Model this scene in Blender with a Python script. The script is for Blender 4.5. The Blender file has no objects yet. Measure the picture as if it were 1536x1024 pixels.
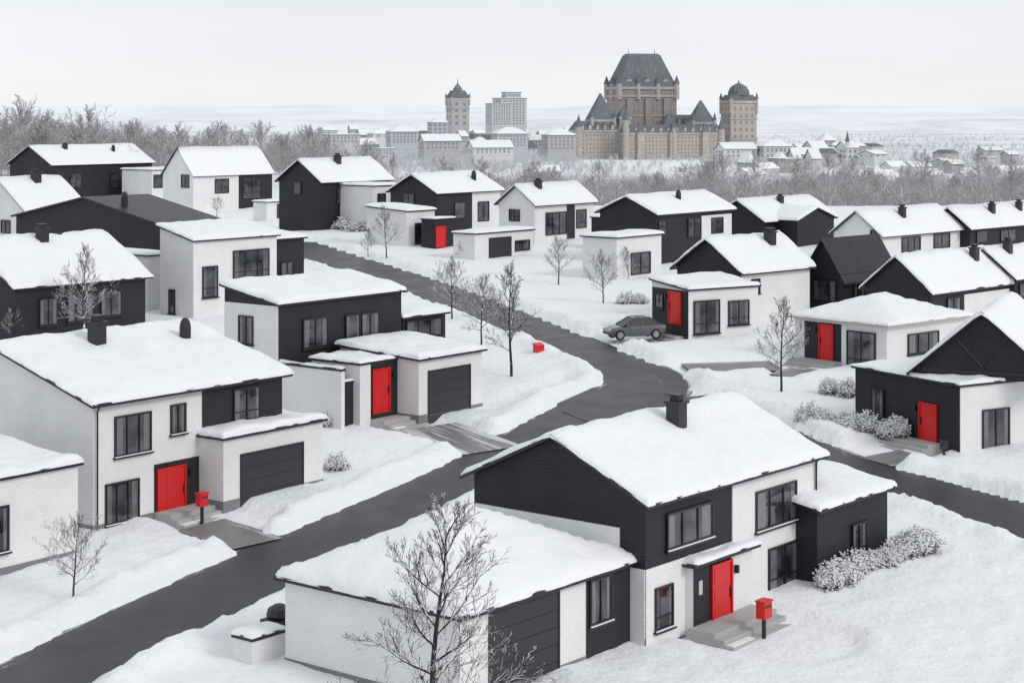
import bpy, math, random
import numpy as np
from mathutils import Vector, noise
from math import radians, sin, cos, pi
SC=bpy.context.scene; COL=SC.collection
F=2800.; CX=768.; YH=166.; H=17.
# ------------------------------------------------------------------ terrain
GP=[(0,-0.3),(58,0),(72,.75),(88,1.6),(104,2.7),(117,3.2),(169,4.4),(240,5.0),(310,-1),(466,-9),(816,-15),(1400,-20),(3000,-30),(9000,-42),(60000,-60)]
GX=[p[0] for p in GP]; GZ=[p[1] for p in GP]
def smst(t): t=np.clip(t,0,1); return t*t*(3-2*t)
def G(x,y):
    x=np.asarray(x,float); y=np.asarray(y,float)
    k=x/np.maximum(y,1.)
    sh=150*smst((-k-.05)/.09)*smst((y-160)/100.)
    ye=y-sh
    z=0
    for q in (.92,.96,1.,1.04,1.08): z=z+np.interp(ye*q,GX,GZ)
    return z/5
def g(x,y): return float(G(x,y))
def at(px,py,Y): return Vector(((px-CX)/F*Y,Y,H-(py-YH)*Y/F))
def pick(px,py):
    Y=100.
    for i in range(60):
        x=(px-CX)/F*Y; Yn=F*(H-g(x,Y))/(py-YH); Y=.55*Y+.45*Yn
    x=(px-CX)/F*Y
    return Vector((x,Y,g(x,Y)))
# ------------------------------------------------------------------ materials
def newmat(name):
    m=bpy.data.materials.new(name); m.use_nodes=True
    nt=m.node_tree; b=nt.nodes['Principled BSDF']; return m,nt,b
def N(nt,t,**kw):
    n=nt.nodes.new(t)
    for k,v in kw.items(): setattr(n,k,v)
    return n
def simple(name,col,rough=.6,ns=3.,amt=.15,bump=0.,bs=20.,metal=0.,coat=0.,spec=.5):
    m,nt,b=newmat(name)
    tc=N(nt,'ShaderNodeTexCoord')
    nz=N(nt,'ShaderNodeTexNoise'); nz.inputs['Scale'].default_value=ns; nz.inputs['Detail'].default_value=5
    nt.links.new(tc.outputs['Object'],nz.inputs['Vector'])
    mx=N(nt,'ShaderNodeMix',data_type='RGBA')
    mx.inputs[6].default_value=(*[c*(1-amt) for c in col],1); mx.inputs[7].default_value=(*[min(1,c*(1+amt)) for c in col],1)
    nt.links.new(nz.outputs['Fac'],mx.inputs[0]); nt.links.new(mx.outputs[2],b.inputs['Base Color'])
    b.inputs['Roughness'].default_value=rough; b.inputs['Metallic'].default_value=metal; b.inputs['Specular IOR Level'].default_value=spec
    b.inputs['Coat Weight'].default_value=coat
    if bump:
        n2=N(nt,'ShaderNodeTexNoise'); n2.inputs['Scale'].default_value=bs; n2.inputs['Detail'].default_value=4
        nt.links.new(tc.outputs['Object'],n2.inputs['Vector'])
        bp=N(nt,'ShaderNodeBump'); bp.inputs['Strength'].default_value=bump; bp.inputs['Distance'].default_value=.05
        nt.links.new(n2.outputs['Fac'],bp.inputs['Height']); nt.links.new(bp.outputs['Normal'],b.inputs['Normal'])
    return m
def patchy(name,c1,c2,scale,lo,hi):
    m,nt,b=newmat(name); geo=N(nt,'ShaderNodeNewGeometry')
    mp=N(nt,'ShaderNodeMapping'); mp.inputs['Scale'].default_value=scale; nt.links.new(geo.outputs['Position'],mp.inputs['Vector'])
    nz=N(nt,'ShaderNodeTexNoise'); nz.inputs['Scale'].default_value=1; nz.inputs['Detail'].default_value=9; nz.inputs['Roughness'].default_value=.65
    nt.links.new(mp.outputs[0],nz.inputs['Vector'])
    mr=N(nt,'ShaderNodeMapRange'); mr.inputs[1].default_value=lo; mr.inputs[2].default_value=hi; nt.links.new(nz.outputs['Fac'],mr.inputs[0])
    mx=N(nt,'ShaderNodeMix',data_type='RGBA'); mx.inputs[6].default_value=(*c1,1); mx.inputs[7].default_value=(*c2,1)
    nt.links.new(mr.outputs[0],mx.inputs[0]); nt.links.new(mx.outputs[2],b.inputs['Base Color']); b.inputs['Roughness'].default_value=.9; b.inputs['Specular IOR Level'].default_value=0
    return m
def course(name,c1,c2,mortar,w,h,ms,bump,rough=.7,off=.5,dirt=.12,spec=.3):
    m,nt,b=newmat(name)
    uv=N(nt,'ShaderNodeUVMap'); br=N(nt,'ShaderNodeTexBrick'); br.offset=off
    br.inputs['Scale'].default_value=1; br.inputs['Brick Width'].default_value=w; br.inputs['Row Height'].default_value=h
    br.inputs['Mortar Size'].default_value=ms; br.inputs['Mortar Smooth'].default_value=.3
    br.inputs['Color1'].default_value=(*c1,1); br.inputs['Color2'].default_value=(*c2,1); br.inputs['Mortar'].default_value=(*mortar,1)
    nt.links.new(uv.outputs['UV'],br.inputs['Vector'])
    tc=N(nt,'ShaderNodeTexCoord'); nz=N(nt,'ShaderNodeTexNoise'); nz.inputs['Scale'].default_value=.7; nz.inputs['Detail'].default_value=6
    nt.links.new(tc.outputs['Object'],nz.inputs['Vector'])
    mr=N(nt,'ShaderNodeMapRange'); mr.inputs[1].default_value=.3; mr.inputs[2].default_value=.7; mr.inputs[3].default_value=1-dirt; mr.inputs[4].default_value=1.
    nt.links.new(nz.outputs['Fac'],mr.inputs[0])
    mx=N(nt,'ShaderNodeMix',data_type='RGBA',blend_type='MULTIPLY'); mx.inputs[0].default_value=1
    nt.links.new(br.outputs['Color'],mx.inputs[6]); nt.links.new(mr.outputs[0],mx.inputs[7])
    nt.links.new(mx.outputs[2],b.inputs['Base Color'])
    bp=N(nt,'ShaderNodeBump',invert=True); bp.inputs['Strength'].default_value=bump; bp.inputs['Distance'].default_value=.012
    nt.links.new(br.outputs['Fac'],bp.inputs['Height']); nt.links.new(bp.outputs['Normal'],b.inputs['Normal'])
    b.inputs['Roughness'].default_value=rough; b.inputs['Specular IOR Level'].default_value=spec
    return m
M={}
M['brick']=course('white_painted_brick',(.84,.84,.835),(.80,.80,.80),(.71,.71,.71),.24,.085,.010,.4,dirt=.09)
M['siding']=course('black_siding',(.024,.0255,.030),(.028,.0295,.034),(.012,.012,.014),3.6,.11,.010,.5,rough=.55,off=.37,dirt=.25)
M['seam']=course('black_seam_metal',(.026,.028,.033),(.034,.036,.042),(.008,.008,.010),.45,60,.03,1.,rough=.4,off=0,dirt=.2)
M['trim']=simple('black_trim',(.016,.017,.02),.45)
M['frame']=simple('black_window_frame',(.012,.013,.015),.35)
M['red']=simple('red_paint',(.62,.010,.012),.35,1.5,.08)
M['garage']=simple('dark_garage_door',(.024,.026,.031),.5,1.,.15)
M['conc']=simple('concrete',(.42,.42,.415),.85,2.,.15,.3)
M['found']=simple('grey_foundation',(.20,.205,.21),.9,2.,.15,.3)
M['curtain']=simple('curtain',(.12,.124,.13),.15,4.,.5,coat=1.)
M['plate']=simple('pale_plate',(.5,.5,.5),.5)
M['metal']=simple('steel',(.4,.4,.4),.3,metal=1)
M['beige']=simple('beige_trim',(.45,.40,.35),.7)
def glass():
    m,nt,b=newmat('window_glass')
    tc=N(nt,'ShaderNodeTexCoord'); nz=N(nt,'ShaderNodeTexNoise'); nz.inputs['Scale'].default_value=.9; nz.inputs['Detail'].default_value=2
    nt.links.new(tc.outputs['Object'],nz.inputs['Vector'])
    cr=N(nt,'ShaderNodeValToRGB'); cr.color_ramp.elements[0].position=.38; cr.color_ramp.elements[0].color=(.010,.011,.014,1)
    cr.color_ramp.elements[1].position=.68; cr.color_ramp.elements[1].color=(.085,.09,.095,1)
    nt.links.new(nz.outputs['Fac'],cr.inputs[0]); nt.links.new(cr.outputs[0],b.inputs['Base Color'])
    b.inputs['Roughness'].default_value=.04; b.inputs['Specular IOR Level'].default_value=.9
    n2=N(nt,'ShaderNodeTexNoise'); n2.inputs['Scale'].default_value=1.6; nt.links.new(tc.outputs['Object'],n2.inputs['Vector'])
    bp=N(nt,'ShaderNodeBump'); bp.inputs['Strength'].default_value=.06; bp.inputs['Distance'].default_value=.1
    nt.links.new(n2.outputs['Fac'],bp.inputs['Height']); nt.links.new(bp.outputs['Normal'],b.inputs['Normal'])
    return m
M['glass']=glass()
def snowmat(name,col,b1=.5,s1=1.2,s2=14.,far=False,fine=.12):
    m,nt,b=newmat(name)
    geo=N(nt,'ShaderNodeNewGeometry')
    n1=N(nt,'ShaderNodeTexNoise'); n1.inputs['Scale'].default_value=s1; n1.inputs['Detail'].default_value=6; n1.inputs['Roughness'].default_value=.55
    n2=N(nt,'ShaderNodeTexNoise'); n2.inputs['Scale'].default_value=s2; n2.inputs['Detail'].default_value=4
    for n in (n1,n2): nt.links.new(geo.outputs['Position'],n.inputs['Vector'])
    add=N(nt,'ShaderNodeMath',operation='MULTIPLY_ADD'); add.inputs[1].default_value=fine
    nt.links.new(n2.outputs['Fac'],add.inputs[0]); nt.links.new(n1.outputs['Fac'],add.inputs[2])
    bp=N(nt,'ShaderNodeBump'); bp.inputs['Strength'].default_value=b1; bp.inputs['Distance'].default_value=.25
    nt.links.new(add.outputs[0],bp.inputs['Height']); nt.links.new(bp.outputs['Normal'],b.inputs['Normal'])
    b.inputs['Roughness'].default_value=.75; b.inputs['Specular IOR Level'].default_value=.15
    mx=N(nt,'ShaderNodeMix',data_type='RGBA'); mx.inputs[6].default_value=(*[c*.94 for c in col],1); mx.inputs[7].default_value=(*col,1)
    nt.links.new(n1.outputs['Fac'],mx.inputs[0])
    out=mx.outputs[2]
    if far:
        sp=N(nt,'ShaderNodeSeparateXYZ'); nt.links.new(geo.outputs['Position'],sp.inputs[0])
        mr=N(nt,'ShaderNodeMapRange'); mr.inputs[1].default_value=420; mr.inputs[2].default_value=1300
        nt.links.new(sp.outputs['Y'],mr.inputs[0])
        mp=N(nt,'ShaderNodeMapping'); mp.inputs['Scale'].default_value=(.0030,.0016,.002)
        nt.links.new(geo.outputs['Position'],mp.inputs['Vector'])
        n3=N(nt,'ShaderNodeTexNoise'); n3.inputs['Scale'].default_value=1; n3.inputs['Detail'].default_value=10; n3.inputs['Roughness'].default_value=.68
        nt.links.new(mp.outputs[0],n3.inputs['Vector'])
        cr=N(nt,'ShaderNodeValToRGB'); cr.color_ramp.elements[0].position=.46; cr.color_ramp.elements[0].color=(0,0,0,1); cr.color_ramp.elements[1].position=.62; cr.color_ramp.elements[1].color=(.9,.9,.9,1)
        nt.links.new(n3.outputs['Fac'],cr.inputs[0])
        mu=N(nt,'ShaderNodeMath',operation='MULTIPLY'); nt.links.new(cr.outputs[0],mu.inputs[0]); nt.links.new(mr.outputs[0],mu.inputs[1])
        m2=N(nt,'ShaderNodeMix',data_type='RGBA'); m2.inputs[7].default_value=(.58,.605,.65,1)  # field and wood patches on the plain, distance haze put into their colour
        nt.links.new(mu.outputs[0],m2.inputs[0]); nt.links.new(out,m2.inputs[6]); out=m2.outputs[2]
    nt.links.new(out,b.inputs['Base Color'])
    return m
M['snow']=snowmat('roof_snow',(.865,.872,.89),.55,1.1,7.)
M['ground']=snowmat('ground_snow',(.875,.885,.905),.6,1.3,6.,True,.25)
def asphalt(name,base,snowamt):
    m,nt,b=newmat(name)
    uv=N(nt,'ShaderNodeUVMap'); geo=N(nt,'ShaderNodeNewGeometry')
    n1=N(nt,'ShaderNodeTexNoise'); n1.inputs['Scale'].default_value=.6; n1.inputs['Detail'].default_value=9
    nt.links.new(geo.outputs['Position'],n1.inputs['Vector'])
    mx=N(nt,'ShaderNodeMix',data_type='RGBA'); mx.inputs[6].default_value=(*[c*.75 for c in base],1); mx.inputs[7].default_value=(*[c*1.25 for c in base],1)
    nt.links.new(n1.outputs['Fac'],mx.inputs[0])
    sp=N(nt,'ShaderNodeSeparateXYZ'); nt.links.new(uv.outputs['UV'],sp.inputs[0])
    a=N(nt,'ShaderNodeMath',operation='SUBTRACT'); a.inputs[1].default_value=.5; nt.links.new(sp.outputs['Y'],a.inputs[0])
    ab=N(nt,'ShaderNodeMath',operation='ABSOLUTE'); nt.links.new(a.outputs[0],ab.inputs[0])
    mp=N(nt,'ShaderNodeMapping'); mp.inputs['Scale'].default_value=(.16,9.,1); nt.links.new(uv.outputs['UV'],mp.inputs['Vector'])
    n2=N(nt,'ShaderNodeTexNoise'); n2.inputs['Scale'].default_value=1.; n2.inputs['Detail'].default_value=9; n2.inputs['Roughness'].default_value=.7
    nt.links.new(mp.outputs[0],n2.inputs['Vector'])
    ed=N(nt,'ShaderNodeMapRange'); ed.inputs[1].default_value=.33; ed.inputs[2].default_value=.48; ed.inputs[3].default_value=0; ed.inputs[4].default_value=.16
    nt.links.new(ab.outputs[0],ed.inputs[0])
    sm=N(nt,'ShaderNodeMath',operation='ADD'); nt.links.new(n2.outputs['Fac'],sm.inputs[0]); nt.links.new(ed.outputs[0],sm.inputs[1])
    cr=N(nt,'ShaderNodeMapRange'); cr.inputs[1].default_value=.665-snowamt; cr.inputs[2].default_value=.72-snowamt; cr.inputs[3].default_value=0; cr.inputs[4].default_value=.75
    nt.links.new(sm.outputs[0],cr.inputs[0])
    m2=N(nt,'ShaderNodeMix',data_type='RGBA'); m2.inputs[7].default_value=(.70,.71,.73,1)
    nt.links.new(cr.outputs[0],m2.inputs[0]); nt.links.new(mx.outputs[2],m2.inputs[6]); nt.links.new(m2.outputs[2],b.inputs['Base Color'])
    rr=N(nt,'ShaderNodeMapRange'); rr.inputs[1].default_value=.3; rr.inputs[2].default_value=.7; rr.inputs[3].default_value=.36; rr.inputs[4].default_value=.5
    nt.links.new(n1.outputs['Fac'],rr.inputs[0]); nt.links.new(rr.outputs[0],b.inputs['Roughness'])
    b.inputs['Specular IOR Level'].default_value=.36
    n4=N(nt,'ShaderNodeTexNoise'); n4.inputs['Scale'].default_value=30; nt.links.new(geo.outputs['Position'],n4.inputs['Vector'])
    bp=N(nt,'ShaderNodeBump'); bp.inputs['Strength'].default_value=.12; bp.inputs['Distance'].default_value=.02
    nt.links.new(n4.outputs['Fac'],bp.inputs['Height']); nt.links.new(bp.outputs['Normal'],b.inputs['Normal'])
    return m
M['asphalt']=asphalt('asphalt',(.034,.036,.040),.0)
M['pathm']=asphalt('concrete_path',(.20,.20,.20),.05)
M['drive']=asphalt('snowy_driveway',(.20,.20,.205),.15)
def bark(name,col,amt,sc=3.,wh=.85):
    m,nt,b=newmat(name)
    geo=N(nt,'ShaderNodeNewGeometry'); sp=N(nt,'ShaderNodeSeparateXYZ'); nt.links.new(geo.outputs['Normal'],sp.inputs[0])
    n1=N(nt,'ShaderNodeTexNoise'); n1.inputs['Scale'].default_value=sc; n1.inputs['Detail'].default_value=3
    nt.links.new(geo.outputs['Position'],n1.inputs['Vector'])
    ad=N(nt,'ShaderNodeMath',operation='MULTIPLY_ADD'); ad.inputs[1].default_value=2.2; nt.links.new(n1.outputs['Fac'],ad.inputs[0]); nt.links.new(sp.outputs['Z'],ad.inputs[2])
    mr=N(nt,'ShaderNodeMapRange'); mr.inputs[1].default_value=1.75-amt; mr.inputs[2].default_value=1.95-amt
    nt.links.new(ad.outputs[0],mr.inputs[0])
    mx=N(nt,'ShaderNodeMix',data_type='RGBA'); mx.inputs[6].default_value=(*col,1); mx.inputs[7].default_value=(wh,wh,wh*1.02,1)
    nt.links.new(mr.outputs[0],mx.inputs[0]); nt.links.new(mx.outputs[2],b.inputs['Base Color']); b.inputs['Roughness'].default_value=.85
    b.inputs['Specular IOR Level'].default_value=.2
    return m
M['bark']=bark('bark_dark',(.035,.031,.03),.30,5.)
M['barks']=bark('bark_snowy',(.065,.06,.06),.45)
M['barkf']=bark('bark_far_hazed',(.34,.325,.33),.2,.6,.75)  # bark lightened to a haze grey; the distance is painted into the colour
M['barkh']=simple('bark_hazy',(.54,.55,.58),.9,.1,.1,spec=0)  # valley tree bark with the haze mixed straight into its base colour
M['twigm']=bark('shrub_twig',(.06,.052,.048),.25)
M['fbrick']=course('hazed_red_brick',(.35,.29,.285),(.41,.34,.33),(.45,.41,.40),3.,1.2,.12,.2,dirt=.3)  # castle brick greyed: aerial haze is part of this base colour
M['fstone']=course('hazed_beige_stone',(.50,.465,.43),(.57,.53,.49),(.48,.45,.42),4.,1.5,.1,.2,dirt=.3)  # beige stone paled by haze painted into the colour
M['fgrey']=course('hazed_grey_wall',(.56,.57,.59),(.61,.62,.64),(.52,.53,.55),4.,3.,.3,.2,dirt=.15)  # town wall grey with haze blended into the colour
M['fbrown']=course('hazed_brown_wall',(.50,.49,.49),(.55,.54,.53),(.47,.46,.46),4.,3.,.3,.2,dirt=.2)  # brown nearly washed out by painted haze
M['fpale']=course('hazed_pale_wall',(.66,.66,.67),(.70,.70,.71),(.62,.62,.63),4.,3.,.2,.2,dirt=.15)  # pale wall, lightened further with haze in the colour
M['fblue']=course('hazed_slate_wall',(.49,.52,.56),(.53,.56,.60),(.45,.48,.52),4.,3.,.3,.2,dirt=.15)  # slate tone lifted by painted distance haze
M['fslate']=simple('hazed_slate_roof',(.165,.185,.20),.85,.25,.3,spec=.05)  # slate softened with haze in the base colour
M['fcopper']=simple('hazed_copper_roof',(.22,.25,.265),.85,.1,.2,spec=.05)  # copper greyed the same way, haze painted in
M['fwin']=simple('hazed_window',(.27,.28,.31),.5,.2,.2,spec=.1)  # dark panes lifted to grey, haze included in the colour
M['fhill']=patchy('hazed_hills',(.90,.92,.95),(.76,.79,.84),(.0012,.0012,.02),.4,.65)  # hills tinted close to the sky, standing in for aerial haze
M['fhill2']=patchy('hazed_wooded_slope',(.86,.88,.91),(.66,.69,.74),(.004,.002,.03),.42,.6)  # snow and wood tones both paled by painted haze
# ------------------------------------------------------------------ mesh builder
class MB:
    def __init__(s): s.v=[]; s.f=[]
    def box(s,x0,x1,y0,y1,z0,z1):
        if x1<x0:x0,x1=x1,x0
        if y1<y0:y0,y1=y1,y0
        if z1<z0:z0,z1=z1,z0
        n=len(s.v)
        s.v+=[(x0,y0,z0),(x1,y0,z0),(x1,y1,z0),(x0,y1,z0),(x0,y0,z1),(x1,y0,z1),(x1,y1,z1),(x0,y1,z1)]
        s.f+=[tuple(n+i for i in q) for q in ((0,3,2,1),(4,5,6,7),(0,1,5,4),(1,2,6,5),(2,3,7,6),(3,0,4,7))]
    def poly(s,pts):
        n=len(s.v); s.v+=[tuple(p) for p in pts]; s.f.append(tuple(range(n,n+len(pts))))
    def tube(s,pts,rad,k):
        n=len(s.v); m=len(pts)
        for i,p in enumerate(pts):
            d=(pts[min(i+1,m-1)]-pts[max(i-1,0)]).normalized()
            a=d.orthogonal().normalized() if abs(d.z)>.9 else Vector((0,0,1)).cross(d).normalized()
            b=d.cross(a); r=rad[i]
            for j in range(k):
                q=2*pi*j/k; w=p+a*(r*cos(q))+b*(r*sin(q)); s.v.append((w.x,w.y,w.z))
        for i in range(m-1):
            for j in range(k):
                j2=(j+1)%k; s.f.append((n+i*k+j,n+i*k+j2,n+(i+1)*k+j2,n+(i+1)*k+j))
        s.f.append(tuple(n+(m-1)*k+j for j in range(k)))
    def lathe(s,prof,k,cx=0,cy=0,cap=True):
        n=len(s.v)
        for r,z in prof:
            for j in range(k):
                q=2*pi*j/k; s.v.append((cx+r*cos(q),cy+r*sin(q),z))
        for i in range(len(prof)-1):
            for j in range(k):
                j2=(j+1)%k; s.f.append((n+i*k+j,n+i*k+j2,n+(i+1)*k+j2,n+(i+1)*k+j))
        if cap: s.f.append(tuple(n+(len(prof)-1)*k+j for j in range(k)))
    def pyr(s,x0,x1,y0,y1,z0,z1,ix=.5,iy=.5):
        w=(x1-x0);d=(y1-y0); a=[(x0,y0,z0),(x1,y0,z0),(x1,y1,z0),(x0,y1,z0)]
        b=[(x0+w*ix*.98,y0+d*iy*.98,z1),(x1-w*ix*.98,y0+d*iy*.98,z1),(x1-w*ix*.98,y1-d*iy*.98,z1),(x0+w*ix*.98,y1-d*iy*.98,z1)]
        for i in range(4): s.poly([a[i],a[(i+1)%4],b[(i+1)%4],b[i]])
        s.poly(b)
    def octa(s,c,rx,rz):
        n=len(s.v); x,y,z=c
        s.v+=[(x+rx,y,z),(x,y+rx,z),(x-rx,y,z),(x,y-rx,z),(x,y,z+rz),(x,y,z-rz)]
        for a,b in ((0,1),(1,2),(2,3),(3,0)): s.f+=[(n+a,n+b,n+4),(n+b,n+a,n+5)]
    def mesh(s,name,mat,smooth=False,uv=True):
        me=bpy.data.meshes.new(name); me.from_pydata(s.v,[],s.f); me.materials.append(mat)
        if uv and len(s.f)<4000:
            l=me.uv_layers.new(name='UVMap'); V=me.vertices
            for p in me.polygons:
                nx,ny,nz=abs(p.normal.x),abs(p.normal.y),abs(p.normal.z)
                for li in p.loop_indices:
                    c=V[me.loops[li].vertex_index].co
                    if nz>.3: w=(c.x,c.y)
                    elif nx>ny: w=(c.y,c.z)
                    else: w=(c.x,c.z)
                    l.data[li].uv=w
        if smooth: me.polygons.foreach_set('use_smooth',[True]*len(me.polygons))
        me.update(); return me
    def build(s,name,mat,parent=None,loc=None,rz=0,smooth=False,uv=True):
        o=bpy.data.objects.new(name,s.mesh(name,mat,smooth,uv)); COL.objects.link(o)
        if parent: o.parent=parent
        if loc is not None: o.location=loc
        o.rotation_euler=(0,0,rz); return o
def tag(o,label,cat,group=None,kind=None):
    o['label']=label; o['category']=cat
    if group: o['group']=group
    if kind: o['kind']=kind
    return o
def empty(name,loc,rz,label,cat,group=None):
    o=bpy.data.objects.new(name,None); COL.objects.link(o); o.location=loc; o.rotation_euler=(0,0,rz); o.empty_display_size=.3
    return tag(o,label,cat,group)
# ------------------------------------------------------------------ houses
CLEAR=[]
class House:
    def __init__(s,label,px,py,t=51,Y=None,name='house',cat='house',group=None):
        s.t=radians(t); s.Y=Y
        s.o=pick(px,py) if Y is None else at(px,py,Y)
        s.root=empty(name,s.o,s.t,label,cat,group)
class Block:
    def __init__(s,h,px,py,pr=None,pl=None,ptop=None,ht=None,Lu=None,Lv=None,t=None,mat='siding',roof='flat',apex=None,ridge=None,rise=None,ptl=None,
                 o=.3,snow=.24,roofmat='trim',found=False,Y=None,zoff=0,depth=1.5,th=.14,inset=.3,wallname='wall',C=None):
        s.h=h; s.t=h.t if t is None else radians(t)
        Yv=Y or h.Y
        s.C=C.copy() if C is not None else (pick(px,py) if Yv is None else at(px,py,Yv))
        s.C.z+=zoff
        s.u=Vector((cos(s.t),sin(s.t),0)); s.v=Vector((-sin(s.t),cos(s.t),0))
        d=s.C-h.o; c,sn=cos(h.t),sin(h.t)
        s.loc=(d.x*c+d.y*sn,-d.x*sn+d.y*c,d.z); s.rz=s.t-h.t
        s.hh=ht if ht is not None else s.zat(0,0,ptop)
        s.Lu=Lu if Lu is not None else s.L('u',pr)
        s.roof=roof; s.rise=rise or 0
        if apex: 
            l=s.L('v',apex[0]); s.Lv=2*l; s.rise=s.zat(0,l,apex[1])-s.hh-.33
        elif ridge:
            k=(ridge[0]-CX)/F; E=s.C+s.u*s.Lu
            l=(k*E.y-E.x)/(s.v.x-k*s.v.y); s.Lv=2*l; s.rise=s.zat(s.Lu,l,ridge[1])-s.hh-.33
        else:
            s.Lv=Lv if Lv is not None else s.L('v',pl)
        if ptl is not None: s.rise=s.zat(0,s.Lv,ptl)-s.hh-.2
        s.cs=.30 if s.C.y<95 else (.55 if s.C.y<130 else .9)
        s.near=s.C.y<125
        s.walls(mat,depth,wallname)
        if roof!='none': s.mkroof(o,snow,roofmat,th,inset)
        if found:
            m=MB(); e=.025; m.box(-e,s.Lu+e,-e,s.Lv+e,-depth,.42); s.part(m,'foundation',M['found'])
    def zat(s,a,b,py):
        Yp=s.C.y+a*s.u.y+b*s.v.y; return H-(py-YH)*Yp/F-s.C.z
    def L(s,face,px):
        d=s.u if face=='u' else s.v; k=(px-CX)/F
        return (k*s.C.y-s.C.x)/(d.x-k*d.y)
    def part(s,m,name,mat,parent=None,smooth=False,label=None):
        if parent is None: o=m.build(name,mat,s.h.root,s.loc,s.rz,smooth)
        else: o=m.build(name,mat,parent,None,0,smooth)
        if label: o['label']=label
        return o
    def rzf(s,x,y,soft=0):
        if s.roof in('flat','mansard','none'): return s.hh
        if s.roof=='gable_u':
            q=(y-s.Lv/2)/(s.Lv/2); q=math.sqrt(q*q+soft*soft); return s.hh+s.rise*(1-q)
        if s.roof=='gable_v':
            q=(x-s.Lu/2)/(s.Lu/2); q=math.sqrt(q*q+soft*soft); return s.hh+s.rise*(1-q)
        if s.roof=='shed': return s.hh+s.rise*y/s.Lv
        if s.roof=='hip':
            d=min(x,s.Lu-x,y,s.Lv-y); mm=min(s.Lu,s.Lv)/2
            return s.hh+min(s.rise,s.rise*d/mm)
    def walls(s,mat,depth,nm):
        m=MB(); A,B=s.Lu,s.Lv; e=.01
        def top(x,y): return (x,y,s.rzf(x,y)-e)
        if s.roof=='hip': top=lambda x,y:(x,y,s.hh-e)
        m.poly([(0,0,-depth),(A,0,-depth),top(A,0),top(A/2,0),top(0,0)])
        m.poly([(A,0,-depth),(A,B,-depth),top(A,B),top(A,B/2),top(A,0)])
        m.poly([(A,B,-depth),(0,B,-depth),top(0,B),top(A/2,B),top(A,B)])
        m.poly([(0,B,-depth),(0,0,-depth),top(0,0),top(0,B/2),top(0,B)])
        s.wall=s.part(m,nm,M[mat])
    def slab(s,x0,x1,y0,y1,th,nx,ny):
        m=MB(); n=(nx+1)*(ny+1)
        for k in (th,0):
            for j in range(ny+1):
                for i in range(nx+1):
                    x=x0+(x1-x0)*i/nx; y=y0+(y1-y0)*j/ny; m.v.append((x,y,s.rzf(x,y)+k))
        I=lambda i,j,l:l*n+j*(nx+1)+i
        for j in range(ny):
            for i in range(nx):
                m.f.append((I(i,j,0),I(i+1,j,0),I(i+1,j+1,0),I(i,j+1,0)))
                m.f.append((I(i,j,1),I(i,j+1,1),I(i+1,j+1,1),I(i+1,j,1)))
        for i in range(nx):
            m.f.append((I(i,0,1),I(i+1,0,1),I(i+1,0,0),I(i,0,0))); m.f.append((I(i+1,ny,1),I(i,ny,1),I(i,ny,0),I(i+1,ny,0)))
        for j in range(ny):
            m.f.append((I(0,j+1,1),I(0,j,1),I(0,j,0),I(0,j+1,0))); m.f.append((I(nx,j,1),I(nx,j+1,1),I(nx,j+1,0),I(nx,j,0)))
        return m
    def mkroof(s,o,snow,roofmat,th,inset):
        if s.roof=='mansard':
            x0,x1,y0,y1=-o,s.Lu+o,-o,s.Lv+o; ix=(x1-x0)*inset; iy=min((y1-y0)*.48,(y1-y0)*inset*1.1); z0=s.hh; z1=s.hh+s.rise
            m=MB(); a=[(x0,y0,z0),(x1,y0,z0),(x1,y1,z0),(x0,y1,z0)]; b=[(x0+ix,y0+iy,z1),(x1-ix,y0+iy,z1),(x1-ix,y1-iy,z1),(x0+ix,y1-iy,z1)]
            for i in range(4): m.poly([a[i],a[(i+1)%4],b[(i+1)%4],b[i]])
            m.poly(b); m.poly(a[::-1]); s.robj=s.part(m,'roof',M[roofmat]); return
        nx,ny=(12,12) if s.roof=='hip' else (2,2)
        s.robj=s.part(s.slab(-o,s.Lu+o,-o,s.Lv+o,th,nx,ny),'roof',M[roofmat])
        s.th=th
        if snow: s.mksnow(-o,s.Lu+o,-o,s.Lv+o,snow*.85,th)
    def mksnow(s,x0,x1,y0,y1,sn,th):
        e=.02; x0-=e;x1+=e;y0-=e;y1+=e
        sd=s.C.x*3.1+s.C.y
        w=.2 if s.near else .35
        def ax(a,b):
            ins=[0,.12*w,.4*w,w]
            L=b-a-2*w; n=max(2,int(L/s.cs)); n+=n%2
            return [a+i for i in ins]+[a+w+L*i/n for i in range(1,n)]+[b-i for i in ins[::-1]]
        xs=ax(x0,x1); ys=ax(y0,y1); m=MB()
        for j,y in enumerate(ys):
            for i,x in enumerate(xs):
                ex=min(x-x0,x1-x,y-y0,y1-y); q=max(0,1-ex/w); pr=math.sqrt(max(0,1-q*q))
                if s.near:
                    n1=noise.noise((x*.35+sd,y*.35,1)); n2=noise.noise((x*1.0,y*1.0+sd,5)); n3=noise.noise((x*2.6,y*2.6+sd,8))
                else: n1=noise.noise((x*.35+sd,y*.35,1)); n2=n3=0
                z=s.rzf(x,y,.04)+th-.03+pr*(sn*(.9+.55*n1)+.09*n2+.05*n3)
                xx,yy=x,y
                if s.near and q>.3:
                    k=.06*noise.noise((x*1.7+sd,y*1.7,9))+.04*noise.noise((x*5.+sd,y*5.,4))
                    if x-x0<w: xx-=k
                    if x1-x<w: xx+=k
                    if y-y0<w: yy-=k
                    if y1-y<w: yy+=k
                m.v.append((xx,yy,z))
        n=len(xs)
        for j in range(len(ys)-1):
            for i in range(n-1): m.f.append((j*n+i,j*n+i+1,(j+1)*n+i+1,(j+1)*n+i))
        s.sobj=s.part(m,'snow_cover',M['snow'],s.robj,True)
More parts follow.
